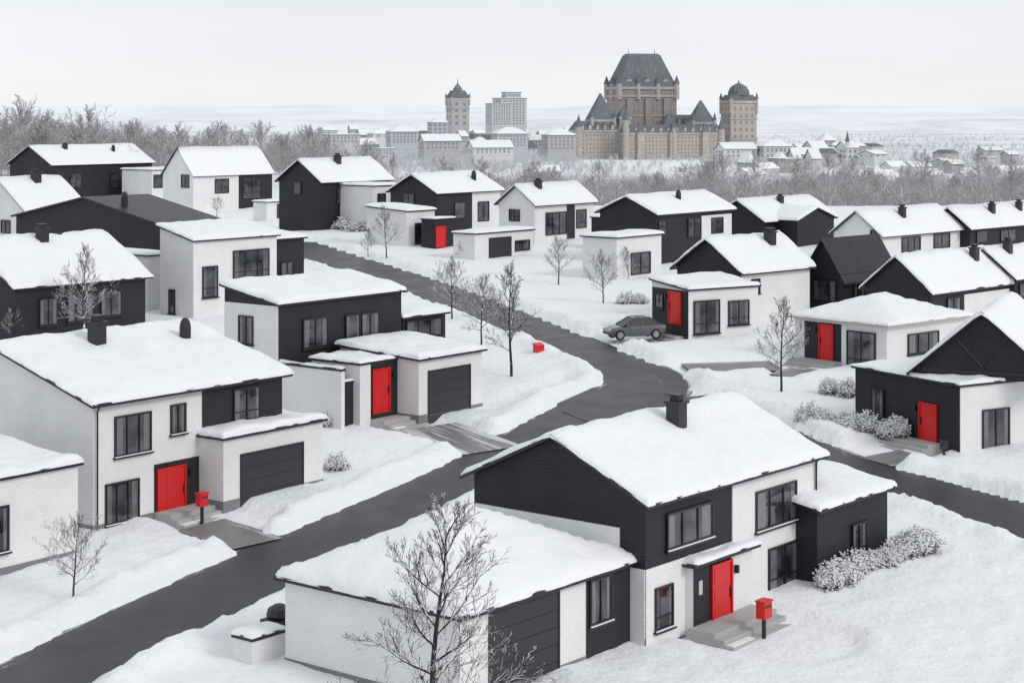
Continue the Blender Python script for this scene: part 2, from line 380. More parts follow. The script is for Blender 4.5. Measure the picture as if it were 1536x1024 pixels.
    def fb(s,m,face,a0,a1,d0,d1,z0,z1):
        if face=='u': m.box(a0,a1,-d1,-d0,z0,z1)
        else: m.box(-d1,-d0,a0,a1,z0,z1)
    def rect(s,face,px0,px1,pt,pb):
        a0,a1=sorted((s.L(face,px0),s.L(face,px1))); ac=s.L(face,(px0+px1)/2)
        q=(ac,0) if face=='u' else (0,ac)
        return a0,a1,s.zat(*q,pb),s.zat(*q,pt)
    def panel(s,face,px0,px1,mat,pt=None,pb=None,d=.035,z0=None,z1=None,name='cladding'):
        a0,a1=sorted((s.L(face,px0),s.L(face,px1))); ac=s.L(face,(px0+px1)/2); q=(ac,0) if face=='u' else (0,ac)
        if z1 is None: z1=s.zat(*q,pt) if pt is not None else s.hh-.02
        if z0 is None: z0=s.zat(*q,pb) if pb is not None else -1.2
        m=MB(); s.fb(m,face,a0,a1,-.02,d,z0,z1); return s.part(m,name,M[mat])
    def win(s,face,px0,px1,pt,pb,nv=1,nh=0,cur=True,d=.03):
        a0,a1,z0,z1=s.rect(face,px0,px1,pt,pb); s.winm(face,a0,a1,z0,z1,nv,nh,cur,d)
    def winm(s,face,a0,a1,z0,z1,nv=1,nh=0,cur=True,d=.03):
        f=.075 if s.near else .1
        m=MB(); D=d+.07
        s.fb(m,face,a0,a0+f,-.01,D,z0,z1); s.fb(m,face,a1-f,a1,-.01,D,z0,z1)
        s.fb(m,face,a0+f,a1-f,-.01,D-.002,z0,z0+f); s.fb(m,face,a0+f,a1-f,-.01,D-.002,z1-f,z1)
        b=.03 if s.near else .045
        for i in range(nv):
            c=a0+(a1-a0)*(i+1)/(nv+1); s.fb(m,face,c-b,c+b,-.01,D-.01,z0+f,z1-f)
        for i in range(nh):
            c=z0+(z1-z0)*(.3 if nh==1 else (i+1)/(nh+1)); s.fb(m,face,a0+f,a1-f,-.01,D-.014,c-b*.8,c+b*.8)
        w=s.part(m,'window',M['frame'])
        m=MB(); s.fb(m,face,a0+.02,a1-.02,-.02,d+.018,z0+.02,z1-.02); s.part(m,'pane',M['glass'],w)
        if s.near:
            if cur:
                cw=(a1-a0)*(.13+.1*((a0*7.3)%1)); c2=(a1-a0)*(.10+.12*((z1*5.7+a0*3)%1))
                m=MB(); s.fb(m,face,a0+f,a0+f+cw,0,d+.024,z0+f,z1-f); s.part(m,'curtain',M['curtain'],w)
                m=MB(); s.fb(m,face,a1-f-c2,a1-f,0,d+.024,z0+f,z1-f); s.part(m,'curtain',M['curtain'],w)
            m=MB(); s.fb(m,face,a0-.06,a1+.06,0,d+.14,z0-.07,z0-.002); s.part(m,'sill',M['trim'],w)
            if s.C.y<80:
                m=MB(); s.fb(m,face,a0-.02,a1+.02,d+.072,d+.13,z0,z0+.03); s.part(m,'snow',M['snow'],w)
    def door(s,face,px0,px1,pt,pb,d=.03,double=False):
        a0,a1,z0,z1=s.rect(face,px0,px1,pt,pb)
        m=MB(); s.fb(m,face,a0,a1,-.02,d+.03,z0,z1)
        D=s.part(m,'door',M['red'])
        f=.07; m=MB(); s.fb(m,face,a0,a0+f,0,d+.08,z0,z1); s.fb(m,face,a1-f,a1,0,d+.08,z0,z1); s.fb(m,face,a0+f,a1-f,0,d+.078,z1-f,z1)
        s.part(m,'door_frame',M['red'],D)
        if s.near:
            w=a1-a0; hz=z1-z0
            cols=((a0+f+.03,a0+w*.30),(a0+w*.36,a1-f-.05)) if double else ((a0+f+.1,a1-f-.1),)
            for ca,cb in cols:
                for q0,q1 in ((.07,.34),(.40,.64),(.70,.92)):
                    m=MB(); s.fb(m,face,ca,cb,0,d+.042,z0+hz*q0,z0+hz*q1); s.part(m,'door_panel',M['red'],D)
            m=MB(); hx=a1-f-.07; s.fb(m,face,hx-.02,hx+.02,d+.03,d+.09,z0+.9,z0+1.25); s.part(m,'handle',M['trim'],D)
            m=MB(); s.fb(m,face,a1+.18,a1+.30,d,d+.13,z0+hz*.76,z0+hz*.88); s.part(m,'wall_lamp',M['trim'])
    def garage(s,face,px0,px1,pt,pb,d=.0):
        a0,a1,z0,z1=s.rect(face,px0,px1,pt,pb); s.garagem(face,a0,a1,z0,z1)
    def garagem(s,face,a0,a1,z0,z1):
        m=MB(); n=5; e=.012; z0-=.3
        for i in range(n):
            za=z0+(z1-z0)*i/n; zb=z0+(z1-z0)*(i+1)/n; s.fb(m,face,a0,a1,-.02,.03,za+e,zb-e)
        s.fb(m,face,a0,a1,-.02,.012,z0,z1)
        D=s.part(m,'garage_door',M['garage'])
        m=MB(); f=.08; s.fb(m,face,a0-f,a0-.001,-.02,.05,z0,z1+f); s.fb(m,face,a1+.001,a1+f,-.02,.05,z0,z1+f); s.fb(m,face,a0,a1,-.02,.048,z1+.001,z1+f)
        s.part(m,'door_frame',M['trim'],D)
    def steps(s,face,a0,a1,ztop,n=2,land=1.2,tread=.36,rise=.16):
        m=MB(); s.fb(m,face,a0,a1,-.02,land,-1,ztop)
        for i in range(n): s.fb(m,face,a0-.02*i,a1+.02*i,land-.01,land+tread*(i+1),-1.01-.01*i,ztop-rise*(i+1))
        o=s.part(m,'entry_steps',M['conc'])
        m=MB()
        for i in range(1,n): s.fb(m,face,a0+.05,a0+(a1-a0)*.35,land+tread*i+.04,land+tread*(i+1)-.05,ztop-rise*(i+1),ztop-rise*(i+1)+.035)
        if n>1: s.part(m,'snow',M['snow'],o)
        am=(a0+a1)/2; q=(lambda d:s.world(am,-d,0)) if face=='u' else (lambda d:s.world(-d,am,0))
        CLEAR.append((q(.3),q(land+tread*n+.6),abs(a1-a0)/2+.2))
        return o
    def world(s,x,y,z): return s.C+s.u*x+s.v*y+Vector((0,0,z))
    def chim(s,px,py,w=.55,hgt=.9,rnd=False):
        best=None
        for i in range(41):
            for j in range(41):
                x=s.Lu*i/40; y=s.Lv*.52*j/40; p=s.world(x,y,s.rzf(x,y)+.35)
                e=(CX+p.x/p.y*F-px)**2+(YH+(H-p.z)/p.y*F-py)**2
                if best is None or e<best[0]: best=(e,x,y)
        e,x,y=best; z=s.rzf(x,y); m=MB()
        if rnd: m.lathe([(w*.5,z-.3),(w*.5,z+.3+hgt*.5),(w*.42,z+.3+hgt*.8),(w*.2,z+.3+hgt)],10,x,y)
        else: m.box(x-w/2,x+w/2,y-w/2,y+w/2,z-.5,z+.3+hgt*.7)
        c=s.part(m,'chimney',M['trim'],s.robj)
        if not rnd:
            m=MB(); m.box(x-w*.62,x+w*.62,y-w*.62,y+w*.62,z+.301+hgt*.7,z+.3+hgt*.8)
            m.box(x-w*.32,x+w*.32,y-w*.32,y+w*.32,z+.3+hgt*.8,z+.3+hgt); m.box(x-w*.5,x+w*.5,y-w*.5,y+w*.5,z+.3+hgt,z+.34+hgt)
            s.part(m,'chimney_cap',M['trim'],s.robj)
    def wgrid(s,face,rows,cols,z0,z1,a0=None,a1=None,w=.45,hf=.55,lim=None,mat='fwin'):
        L=s.Lu if face=='u' else s.Lv
        a0=L*.06 if a0 is None else a0; a1=L*.94 if a1 is None else a1
        rest=MB()
        for r in range(rows):
            for c in range(cols):
                ca=a0+(a1-a0)*(c+.5)/cols; cw=(a1-a0)/cols*w/2; za=z0+(z1-z0)*(r+.22)/rows; zb=za+(z1-z0)/rows*hf
                if lim is None or lim[0]>0:
                    m=MB(); s.fb(m,face,ca-cw,ca+cw,-.1,.15,za,zb); s.part(m,'window',M[mat])
                    if lim: lim[0]-=1
                else: s.fb(rest,face,ca-cw,ca+cw,-.1,.15,za,zb)
        if rest.v: 
            o=s.part(rest,'windows',M[mat]); o['kind']='stuff'
    def downpipe(s,face,a,z1):
        m=MB(); p=(lambda d,z:Vector((a,-d,z))) if face=='u' else (lambda d,z:Vector((-d,a,z)))
        m.tube([p(.3,z1),p(.12,z1-.3),p(.12,.1)],[.04,.04,.04],6); s.part(m,'downpipe',M['trim'])
# ---- A: foreground house
h=House('black gabled house with white brick lower walls and red door, nearest in the foreground',968,978)
A=b=Block(h,968,978,1222,None,752,mat='siding',roof='gable_u',apex=(835,640),o=.35,snow=.24,found=True)
zl=b.zat(b.L('u',1032),0,833)
b.panel('u',968,1097,'brick',z1=zl,z0=.1,d=.04); b.panel('u',1097.3,1222,'brick',z0=.1,d=.045)
b.panel('v',967.5,934,'brick',z1=zl,z0=.1,d=.041); b.panel('v',930,714,'brick',z1=b.hh-.95,z0=.1,d=.043)
b.win('u',998,1067,760,815,2,0); b.win('u',1131,1192,728,788,2,0,d=.045); b.win('u',1150,1199,814,882,1,1,d=.045); b.win('u',980,1007,877,942,0,1,d=.04)
b.chim(1015,630,.52,.95); b.downpipe('u',b.Lu-.1,b.hh)
p=Block(h,1040,955,1128,None,850,Lv=1.3,mat='brick',roof='flat',o=.22,snow=.2)
p.panel('u',1040,1062,'siding',z0=.1); p.panel('u',1062.5,1097,'siding',z0=.1,d=.01)
p.door('u',1065,1096,842,940); p.steps('u',-.3,p.Lu*.98,.34,3,1.0)
m=MB(); p.fb(m,'u',.25,.45,.036,.06,1.3,1.75); p.part(m,'number_plate',M['plate'])
b2=Block(h,1226,884,1331,None,766,mat='siding',roof='gable_u',ridge=(1238,684),o=.25,snow=.22)
b2.win('u',1276,1298,783,836,1,1)
gr=Block(h,690,1077,945,428,922,mat='brick',roof='hip',rise=1.55,o=.25,snow=.28,found=True)
gr.garage('u',735,836,904,1020)
gr.panel('u',879,945,'siding',z0=.1,d=.04); gr.win('u',882,915,864,934,1,0,d=.04)
# ---- B: left house
h=House('white brick house with black right half and red door, left beside the road',140,805,53)
B=b=Block(h,140,805,422,None,606,mat='brick',roof='gable_u',ridge=(278,474),o=.35,snow=.26,found=True)
zs=b.zat(b.L('u',265),0,690)
b.panel('u',303,422,'siding',z0=.05,d=.05); b.panel('u',231,302.7,'siding',z1=zs,z0=.05,d=.03)
b.win('u',171,226,620,681,2,0,d=.01); b.win('u',255,278,605,650,1,0,d=.01); b.win('u',157,208,721,783,2,0,d=.01); b.win('u',348,389,580,631,1,1,d=.05)
b.door('u',234,277,699,776,double=True); b.steps('u',b.L('u',231),b.L('u',318),.42,3,1.0)
b.chim(146,512,.55,1.05); b.chim(280,503,.5,.8,rnd=True); b.downpipe('u',.1,b.hh)
q=Block(h,335,768,484,None,660,Lv=5,mat='brick',roof='flat',o=.15,snow=.3,found=True); q.garage('u',362,453,674,758)
# ---- W bottom-left
h=House('white brick low house cut off by the left edge, beside the small bare tree',-60,890,53)
b=Block(h,-60,890,117,None,731,Lv=7,mat='brick',roof='shed',rise=.5,o=.15,snow=.28,found=True)
b.win('u',-26,12,760,830,1,0); b.panel('u',-60,117,'found',z0=-.5,z1=.55,d=.03,name='foundation')
# ---- C
h=House('black and white flat-roofed house with red door and white garage, across the road bend',418,632,52)
b=Block(h,418,632,602,337,458,mat='siding',roof='shed',rise=.7,o=.2,snow=.28)
b.panel('v',417.5,338,'brick',z0=-1,z1=b.hh-.05)
b.win('u',453,491,476,521,1,0); b.win('u',517,539,471,527,0,1); b.win('u',540.5,568,468,513,1,0); b.win('v',359,381,473,516,1,0,d=.035)
x=Block(h,604,582,668,None,478,Lv=4.5,mat='siding',roof='shed',rise=.6,o=.2,snow=.28); x.win('u',608,662,478,506,2,0)
x=Block(h,540,645,604,None,548,Lv=3.2,mat='brick',roof='flat',o=.08,snow=.2); x.panel('u',556,604,'siding',z0=0,d=.02); x.door('u',558,584,552,619,d=.02); x.steps('u',x.L('u',556),x.L('u',606),.42,3,.9)
x=Block(h,628,636,723,None,541,Lv=5.2,mat='brick',roof='shed',rise=.3,o=.2,snow=.28,found=True); x.garage('u',643,704,553,624)
x=Block(h,515,647,541,None,576,Lv=.3,mat='siding',roof='flat',o=.04,snow=.12,wallname='screen_wall')
x=Block(h,512,650,517,None,557,Lv=4.6,mat='brick',roof='flat',o=.04,snow=.14,wallname='garden_wall')
# ---- D
h=House('black house with broad snowy gable roof and square chimney, behind the tree at far left',22,521)
b=Block(h,22,521,218,None,430,mat='siding',roof='gable_u',ridge=(150,341),o=.35,snow=.28)
b.win('u',58,86,447,488,1,0); b.win('u',100,140,440,482,2,0); b.win('u',150,182,436,474,1,0); b.chim(63,360,.6,1.)
# ---- E
h=House('white flat-roofed two-storey house with large black window, left of the upper road',290,482)
b=Block(h,290,482,415,240,362,mat='brick',roof='shed',ptl=336,o=.2,snow=.28)
b.win('u',349,403,374,420,2,1); b.win('u',303,326,399,446,0,1); b.win('v',254,263,434,470,0,0)
x=Block(h,415,458,456,None,360,Lv=6,mat='siding',roof='shed',rise=.6,o=.2,snow=.28); x.win('u',420,440,392,416,1,0)
# ---- F
h=House('black house with dark metal roof clear of snow, behind the white flat-roofed house',240,452)
b=Block(h,240,452,330,None,337,mat='siding',roof='gable_u',apex=(128,291),o=.3,snow=0,roofmat='seam')
b.win('v',190,222,376,404,1,0); b.chim(188,303,.5,.8,rnd=True)
x=Block(h,222,470,262,None,385,Lv=5,mat='brick',roof='flat',o=.1,snow=.2)
# ---- G
h=House('white house with snowy gable roof at the left edge, above the black metal roof',40,383)
b=Block(h,40,383,130,None,318,mat='brick',roof='gable_u',ridge=(88,260),o=.3,snow=.3); b.win('u',46,75,319,341,1,0); b.win('u',84,106,317,339,1,0); b.win('v',2,16,330,350,1,0); b.chim(54,270,.7,1)
# ---- H
h=House('black house with long snowy roof and two chimneys, farthest back at upper left',78,302)
b=Block(h,78,302,228,None,247,mat='siding',roof='gable_u',ridge=(196,214),o=.4,snow=.32); b.win('u',165,190,259,282,1,0); b.win('u',105,122,260,282,1,0); b.chim(98,222,.6,.9); b.chim(170,226,.6,.9,rnd=True)
x=Block(h,228,300,292,None,256,Lv=7,mat='brick',roof='flat',o=.2,snow=.3); x.win('u',230,245,262,282,0,0)
# ---- I
h=House('white steep-gabled house with black right wing, upper left between two black houses',290,322)
b=Block(h,290,322,408,None,262,mat='brick',roof='gable_u',apex=(267,219),o=.3,snow=.3)
b.panel('u',358,408,'siding'); b.win('u',322,343,268,290,1,0); b.win('u',364,391,266,298,1,1); b.win('v',272,284,262,282,1,0)
x=Block(h,400,334,476,380,304,mat='brick',roof='flat',o=.15,snow=.3); x.win('u',450,470,312,332,1,0); x.garage('u',416,440,306,332)
# ---- J
h=House('black gabled house with white low block to its left, behind the row of shrubs',482,350)
b=Block(h,482,350,585,None,272,mat='siding',roof='gable_u',apex=(450,236),o=.35,snow=.3); b.win('u',505,527,281,306,1,0); b.win('v',440,452,272,292,0,0); b.panel('u',550,585,'brick',pt=308); b.chim(506,243,.6,.9)
b.win('u',558,574,286,304,0,0)
x=Block(h,560,348,600,None,280,Lv=5,mat='brick',roof='flat',o=.15,snow=.26); x.win('u',566,578,290,304,0,0)
# ---- K
h=House('half black half white gabled house with red door behind a white cube annex',655,356)
b=Block(h,655,356,750,None,289,mat='siding',roof='gable_u',apex=(620,258),o=.35,snow=.3); b.panel('u',708,750,'brick'); b.win('u',681,698,303,328,0,1); b.win('u',716,733,302,332,1,0,d=.035); b.win('v',604,622,290,312,1,0); b.chim(711,268,.55,.9,rnd=True)
x=Block(h,610,374,652,550,318,mat='brick',roof='shed',rise=.3,o=.15,snow=.3); x.win('u',622,640,334,366,1,1)
x=Block(h,652,376,682,None,330,Lv=1.6,mat='siding',roof='flat',o=.1,snow=.2); x.door('u',653,668,339,371)
x=Block(h,712,394,800,680,352,mat='brick',roof='flat',o=.15,snow=.26); x.garage('u',734,766,357,388); x.win('u',772,794,360,376,1,0)
# ---- L
h=House('white gabled house with tall black windows, upper centre right of the half white house',802,368)
b=Block(h,802,368,890,None,306,mat='brick',roof='gable_u',apex=(775,274),o=.35,snow=.3); b.win('u',818,849,318,352,2,0); b.win('v',764,780,314,332,1,0); b.win('u',864,879,314,342,0,1); b.chim(807,280,.55,.8); b.panel('u',850,862,'siding')
# ---- M
h=House('black gabled house with white flat annex at its front, centre right beyond the road',985,402)
b=Block(h,985,402,1097,None,321,mat='siding',roof='gable_u',apex=(942,290),o=.35,snow=.3); b.panel('u',1052,1097,'brick',pt=322); b.win('u',1031,1051,327,356,1,0); b.win('u',987,1000,330,354,0,0); b.win('u',1066,1084,326,350,1,0,d=.035); b.chim(1018,298,.5,.8,rnd=True)
x=Block(h,925,426,992,874,358,mat='brick',roof='flat',o=.18,snow=.28); x.win('u',946,975,378,411,1,1)
x=Block(h,918,378,948,887,328,mat='siding',roof='flat',o=.12,snow=.24)
# ---- N
h=House('black gabled house with white low front wing and red door, behind the parked car',1112,492,44)
b=Block(h,1112,492,1214,None,407,mat='siding',roof='gable_u',apex=(1063,352),o=.35,snow=.28); b.panel('u',1112,1214,'brick',z1=b.hh-.05); b.win('u',1126,1139,418,440,0,0,d=.035); b.chim(1155,362,.6,.9)
x=Block(h,1033,513,1137,978,436,t=32,mat='brick',roof='shed',rise=.35,o=.15,snow=.24); x.panel('v',1032.5,979,'siding',z0=-1,z1=x.hh-.05)
x.door('v',1004,1023,437,486,d=.036); x.win('u',1040,1079,450,500,1,1); x.win('u',1092,1123,450,487,1,1); x.win('v',984,996,440,462,0,0,d=.036)
x.steps('v',x.L('v',1026),x.L('v',1000),.3,2,.7)
# ---- O
h=House('black barn-shaped house with dark metal roof clear of snow, right between snowy gables',1265,475,46)
b=Block(h,1265,475,1342,None,415,mat='siding',roof='gable_u',apex=(1236,353),o=.35,snow=0,roofmat='seam'); b.win('v',1221,1255,419,452,2,0); b.win('u',1280,1296,424,446,0,0)
# ---- P
h=House('black house with snowy double gable roof, upper right in front of the bare wood',1146,375,48)
b=Block(h,1146,375,1250,None,331,mat='siding',roof='gable_u',apex=(1108,296),o=.35,snow=.3); b.win('u',1205,1223,334,352,1,0); b.win('u',1170,1188,338,356,0,0); b.chim(1170,304,.5,.8)
x=Block(h,1196,375,1251,None,331,Lv=4,mat='siding',roof='gable_v',rise=1.0,o=.25,snow=.3)
# ---- Q
h=House('white house with wide snowy roof and small chimney, upper right beside the barn-shaped house',1322,400,46)
b=Block(h,1322,400,1440,None,352,mat='brick',roof='gable_u',apex=(1286,312),o=.35,snow=.3); b.win('u',1352,1380,355,378,2,0); b.win('u',1400,1424,350,372,1,0); b.win('v',1306,1315,345,365,0,0); b.chim(1353,322,.5,.9)
# ---- R
h=House('black house with snowy gable roof and two chimneys, farthest right at the back',1455,385,46)
b=Block(h,1455,385,1580,None,341,mat='siding',roof='gable_u',apex=(1424,307),o=.35,snow=.3); b.win('u',1464,1482,346,364,0,0); b.win('u',1500,1524,344,362,1,0); b.chim(1488,316,.5,.9); b.chim(1528,314,.5,.9)
# ---- S, S2
h=House('black gabled house with snowy roof, right just behind the white single-storey house',1396,492,46)
b=Block(h,1396,492,1530,None,436,mat='siding',roof='gable_u',apex=(1347,378),o=.35,snow=.28); b.win('u',1420,1440,446,470,1,0); b.chim(1462,386,.5,.9); b.panel('u',1446,1530,'brick',pt=436)
h=House('snow-roofed black house cut off by the right edge, above the big black gable',1522,470,46)
b=Block(h,1522,470,1640,None,415,mat='siding',roof='gable_u',apex=(1478,367),o=.35,snow=.28); b.win('u',1528,1550,424,446,1,0); b.chim(1512,376,.5,.9)
# ---- T
h=House('white single-storey brick house with beige eaves and red door, right behind a bare tree',1330,562,42)
b=Block(h,1330,562,1447,1192,487,mat='brick',roof='hip',rise=1.05,o=.35,snow=.2,roofmat='beige'); b.win('u',1361,1407,498,529,2,0); b.win('v',1271,1314,497,557,1,1)
b.panel('v',1207,1262,'siding',z0=0,z1=b.hh-.25,d=.02); b.door('v',1229,1251,486,540,d=.02); b.steps('v',b.L('v',1262),b.L('v',1200),.4,3,.9)
# ---- U
h=House('black and white low house with big black gable and red door, at the right edge',1440,685,30)
b=U=Block(h,1440,685,1640,1283,580,mat='siding',roof='flat',o=.15,snow=.2); b.panel('u',1440,1640,'brick',z0=.05,z1=b.hh-.03)
b.win('u',1472,1513,612,674,1,0,d=.035); b.door('v',1380,1407,604,667); b.win('v',1308,1327,582,628,0,0); b.steps('v',b.L('v',1414),b.L('v',1350),.42,3,.9)
P=b.world(.35,b.L('v',1374),0); tg=radians(67); vg=Vector((-sin(tg),cos(tg),0)); k=(1578-CX)/F
lg=(k*P.y-P.x)/(-vg.x+k*vg.y); Cg=P-vg*lg; ze=H-(553-YH)*P.y/F
x=Block(h,0,0,None,None,None,C=Cg,ht=ze-Cg.z,Lu=9,t=67,mat='siding',roof='gable_u',apex=(1474,460),o=.35,snow=.26,depth=-(U.C.z+U.hh+.1-Cg.z))
l=x.Lv
for a in (.30,.70):
    m=MB(); m.tube([Vector((-.01,l*.5,x.hh+.2)),Vector((-.01,l*a,x.hh+x.rise*.55))],[.05,.05],4); x.part(m,'gable_strut',M['trim'])
m=MB(); x.fb(m,'v',l*.05,l*.95,0,.05,x.hh-.1,x.hh+.05); x.part(m,'gable_beam',M['trim'])
# ------------------------------------------------------------------ roads and ground
def strip(pairs,n=10):
    U=[pick(*p[0]) for p in pairs]; L=[pick(*p[1]) for p in pairs]
    c=[((a+b)*.5).xy for a,b in zip(U,L)]; d=[(a-b).xy for a,b in zip(U,L)]
    def cr(P,i,t):
        p0,p1,p2,p3=P[max(i-1,0)],P[i],P[i+1],P[min(i+2,len(P)-1)]
        return .5*((2*p1)+(p2-p0)*t+(2*p0-5*p1+4*p2-p3)*t*t+(3*p1-p0-3*p2+p3)*t**3)
    C=[];D=[]
    for i in range(len(c)-1):
        for j in range(n): C.append(cr(c,i,j/n)); D.append(cr(d,i,j/n))
    C.append(c[-1]); D.append(d[-1])
    for it in range(50): C=[C[0]]+[(C[i-1]+C[i]*2+C[i+1])*.25 for i in range(1,len(C)-1)]+[C[-1]]
    hw=[];T=[]
    for i in range(len(C)):
        t=(C[min(i+1,len(C)-1)]-C[max(i-1,0)]).normalized(); T.append(t); hw.append(abs(t.x*D[i].y-t.y*D[i].x)/2)
    for it in range(2): hw=[sum(hw[max(0,i-10):i+11])/len(hw[max(0,i-10):i+11]) for i in range(len(hw))]
    return C,hw,T
def line(pts,w,n=8):
    P=[pick(*p).xy for p in pts]; C=[]
    for i in range(len(P)-1):
        for j in range(n): C.append(P[i].lerp(P[i+1],j/n))
    C.append(P[-1]); T=[(C[min(i+1,len(C)-1)]-C[max(i-1,0)]).normalized() for i in range(len(C))]
    return C,[w]*len(C),T
R1=strip([((-80,1030),(60,1078)),((0,995),(165,1024)),((150,925),(300,947)),((300,853),(430,886)),((430,800),(540,828)),((560,745),(650,766)),((690,690),(755,714)),((780,638),(850,670)),((858,597),(955,624)),((912,568),(1050,596)),((898,552),(1022,565)),((852,536),(950,534)),((788,510),(864,500)),((697,477),(780,465)),((606,441),(682,428)),((512,411),(587,398)),((450,393),(498,373)),((395,376),(446,354))])
R2=strip([((1010,572),(900,640)),((1110,610),(1000,680)),((1200,652),(1120,705)),((1262,686),(1240,722)),((1400,720),(1395,765)),((1536,752),(1536,812)),((1720,795),(1720,870))])
P1=line([(300,788),(340,800),(385,817)],1.1); P2=line([(645,640),(740,676)],1.5); P3=line([(1030,553),(1165,549)],1.3); P4=line([(1375,682),(1315,694)],.9)
P5=line([(725,612),(800,592),(860,566)],.7); P6=line([(1175,565),(1205,555)],.8)
CLEAR.append((pick(920,512),pick(985,508),1.9))
def ribbon(S,name,mat,dz,label,cat,wide=.25,nc=8):
    C,hw,T=S; v=[];f=[];uv=[]; s=0
    for i,(c,w,t) in enumerate(zip(C,hw,T)):
        if i: s+=(C[i]-C[i-1]).length
        n=Vector((-t.y,t.x))
        for j in range(nc+1):
            p=c+n*((j/nc*2-1)*(w+wide)); v.append((p.x,p.y,g(p.x,p.y)+dz)); uv.append((s,j/nc))
    k=nc+1
    for i in range(len(C)-1):
        for j in range(nc): f.append((i*k+j+1,i*k+j,(i+1)*k+j,(i+1)*k+j+1))
    me=bpy.data.meshes.new(name); me.from_pydata(v,[],f); me.materials.append(mat); l=me.uv_layers.new(name='UVMap')
    for lp in me.loops: l.data[lp.index].uv=uv[lp.vertex_index]
    o=bpy.data.objects.new(name,me); COL.objects.link(o); tag(o,label,cat,kind='structure')
ribbon(R1,'road',M['asphalt'],0,'dark wet asphalt road curving up past the houses','road')
ribbon(R2,'road',M['asphalt'],.02,'dark side road running off to the right edge','road')
ribbon(P1,'path',M['pathm'],.05,'short concrete walk to the left house','path',.1)
ribbon(P2,'driveway',M['drive'],.04,'grey driveway at the road bend by the white garage','driveway',.1)
ribbon(P3,'driveway',M['pathm'],.05,'grey driveway beside the bare tree on the right','driveway',.1)
ribbon(P4,'path',M['pathm'],.05,'short walk to the red door at the right edge','path',.1)
ribbon(P6,'path',M['pathm'],.05,'short walk to the white low house','path',.1)
dk=.0050
ks=np.concatenate([np.linspace(-1.6,-.42,14)[:-1],np.arange(-.42,.4201,dk),np.linspace(.42,1.6,14)[1:]])
ysl=[6,12,18,24,30]; y=34.
while y<260: ysl.append(y); y*=1.0+dk*1.05
while y<45000: ysl.append(y); y*=1.03
ys=np.array(ysl); KK,YY=np.meshgrid(ks,ys); XX=KK*YY; ZZ=G(XX,YY)
near=(YY<300)
sx=XX[near]; sy=YY[near]
def sdist(S):
    C,hw,_=S; C=np.array([(c.x,c.y) for c in C]); hw=np.array(hw); best=np.full(sx.shape,1e9)
    for i in range(len(C)-1):
        a=C[i]; d=C[i+1]-a; L2=(d*d).sum()+1e-9
        t=np.clip(((sx-a[0])*d[0]+(sy-a[1])*d[1])/L2,0,1)
        r=np.hypot(sx-a[0]-t*d[0],sy-a[1]-t*d[1])-(hw[i]+(hw[i+1]-hw[i])*t); best=np.minimum(best,r)
    return best
DR=np.minimum(sdist(R1),sdist(R2))
CL=[([a.xy,b_.xy],[w_,w_],None) for a,b_,w_ in CLEAR]
DP=np.minimum.reduce([sdist(P_) for P_ in (P1,P2,P3,P4,P6)])
DC=np.minimum.reduce([sdist(P_) for P_ in CL])
D5=sdist(P5)
n1=np.array([noise.noise((a*.22,b*.22,0)) for a,b in zip(sx,sy)]); n2=np.array([noise.noise((a*.8,b*.8,3)) for a,b in zip(sx,sy)]); n3=np.array([noise.noise((a*2.1,b*2.1,7)) for a,b in zip(sx,sy)])
n4=np.array([noise.noise((a*4.3,b*4.3,2)) for a,b in zip(sx,sy)])
DRj=DR+.08*n2+.10*n3+.07*n4; DPj=DP+.12*n2+.1*n3
base=.24+.14*n1+.08*n2+.05*n3+.025*n4
# trails of footprints across the snow
def prints(a,b_):
    global base
    A_=pick(*a).xy; B_=pick(*b_).xy; d=B_-A_; n=int(d.length/.38); t=d.normalized(); s_=Vector((-t.y,t.x))
    for i in range(n):
        c=A_+t*(i*.38)+s_*((.16 if i%2 else -.16)+.25*sin(i*.17)); r2=(sx-c.x)**2+(sy-c.y)**2; base=base-.12*np.exp(-r2/.022)
for a_,b__ in (((1200,960),(1500,905)),((1185,985),(1320,1040)),((60,870),(210,800)),((700,585),(790,560)),((420,760),(560,700)),((1090,560),(1180,640)),((1330,800),(1530,880))): prints(a_,b__)
bank=(.30+.20*n1+.15*n2+.13*n3+.09*n4)*np.exp(-((DR-.9)/.6)**2)
tr=smst((DRj+.12)/.45)*smst((DPj+.1)/.5)
trc=smst((DC+.1*n3+.05)/.5)
sd=(base+np.maximum(bank,0))*tr-.14*(1-tr)
sd=sd*trc-.04*(1-trc)*tr-.14*(1-tr)*(1-trc)
sd-=.16*(1-smst((D5+.1)/.4))
ZZ[near]+=sd
ZZ[~near]+=.2
nr,nc=XX.shape
idx=np.arange(nr*nc).reshape(nr,nc)
faces=np.stack([idx[:-1,:-1],idx[:-1,1:],idx[1:,1:],idx[1:,:-1]],-1).reshape(-1,4)
me=bpy.data.meshes.new('ground'); me.from_pydata(np.stack([XX,YY,ZZ],-1).reshape(-1,3).tolist(),[],faces.tolist()); me.materials.append(M['ground'])
me.polygons.foreach_set('use_smooth',[True]*len(me.polygons))
go=bpy.data.objects.new('ground',me); COL.objects.link(go); tag(go,'white snow-covered ground and distant snowy plain','ground',kind='structure')
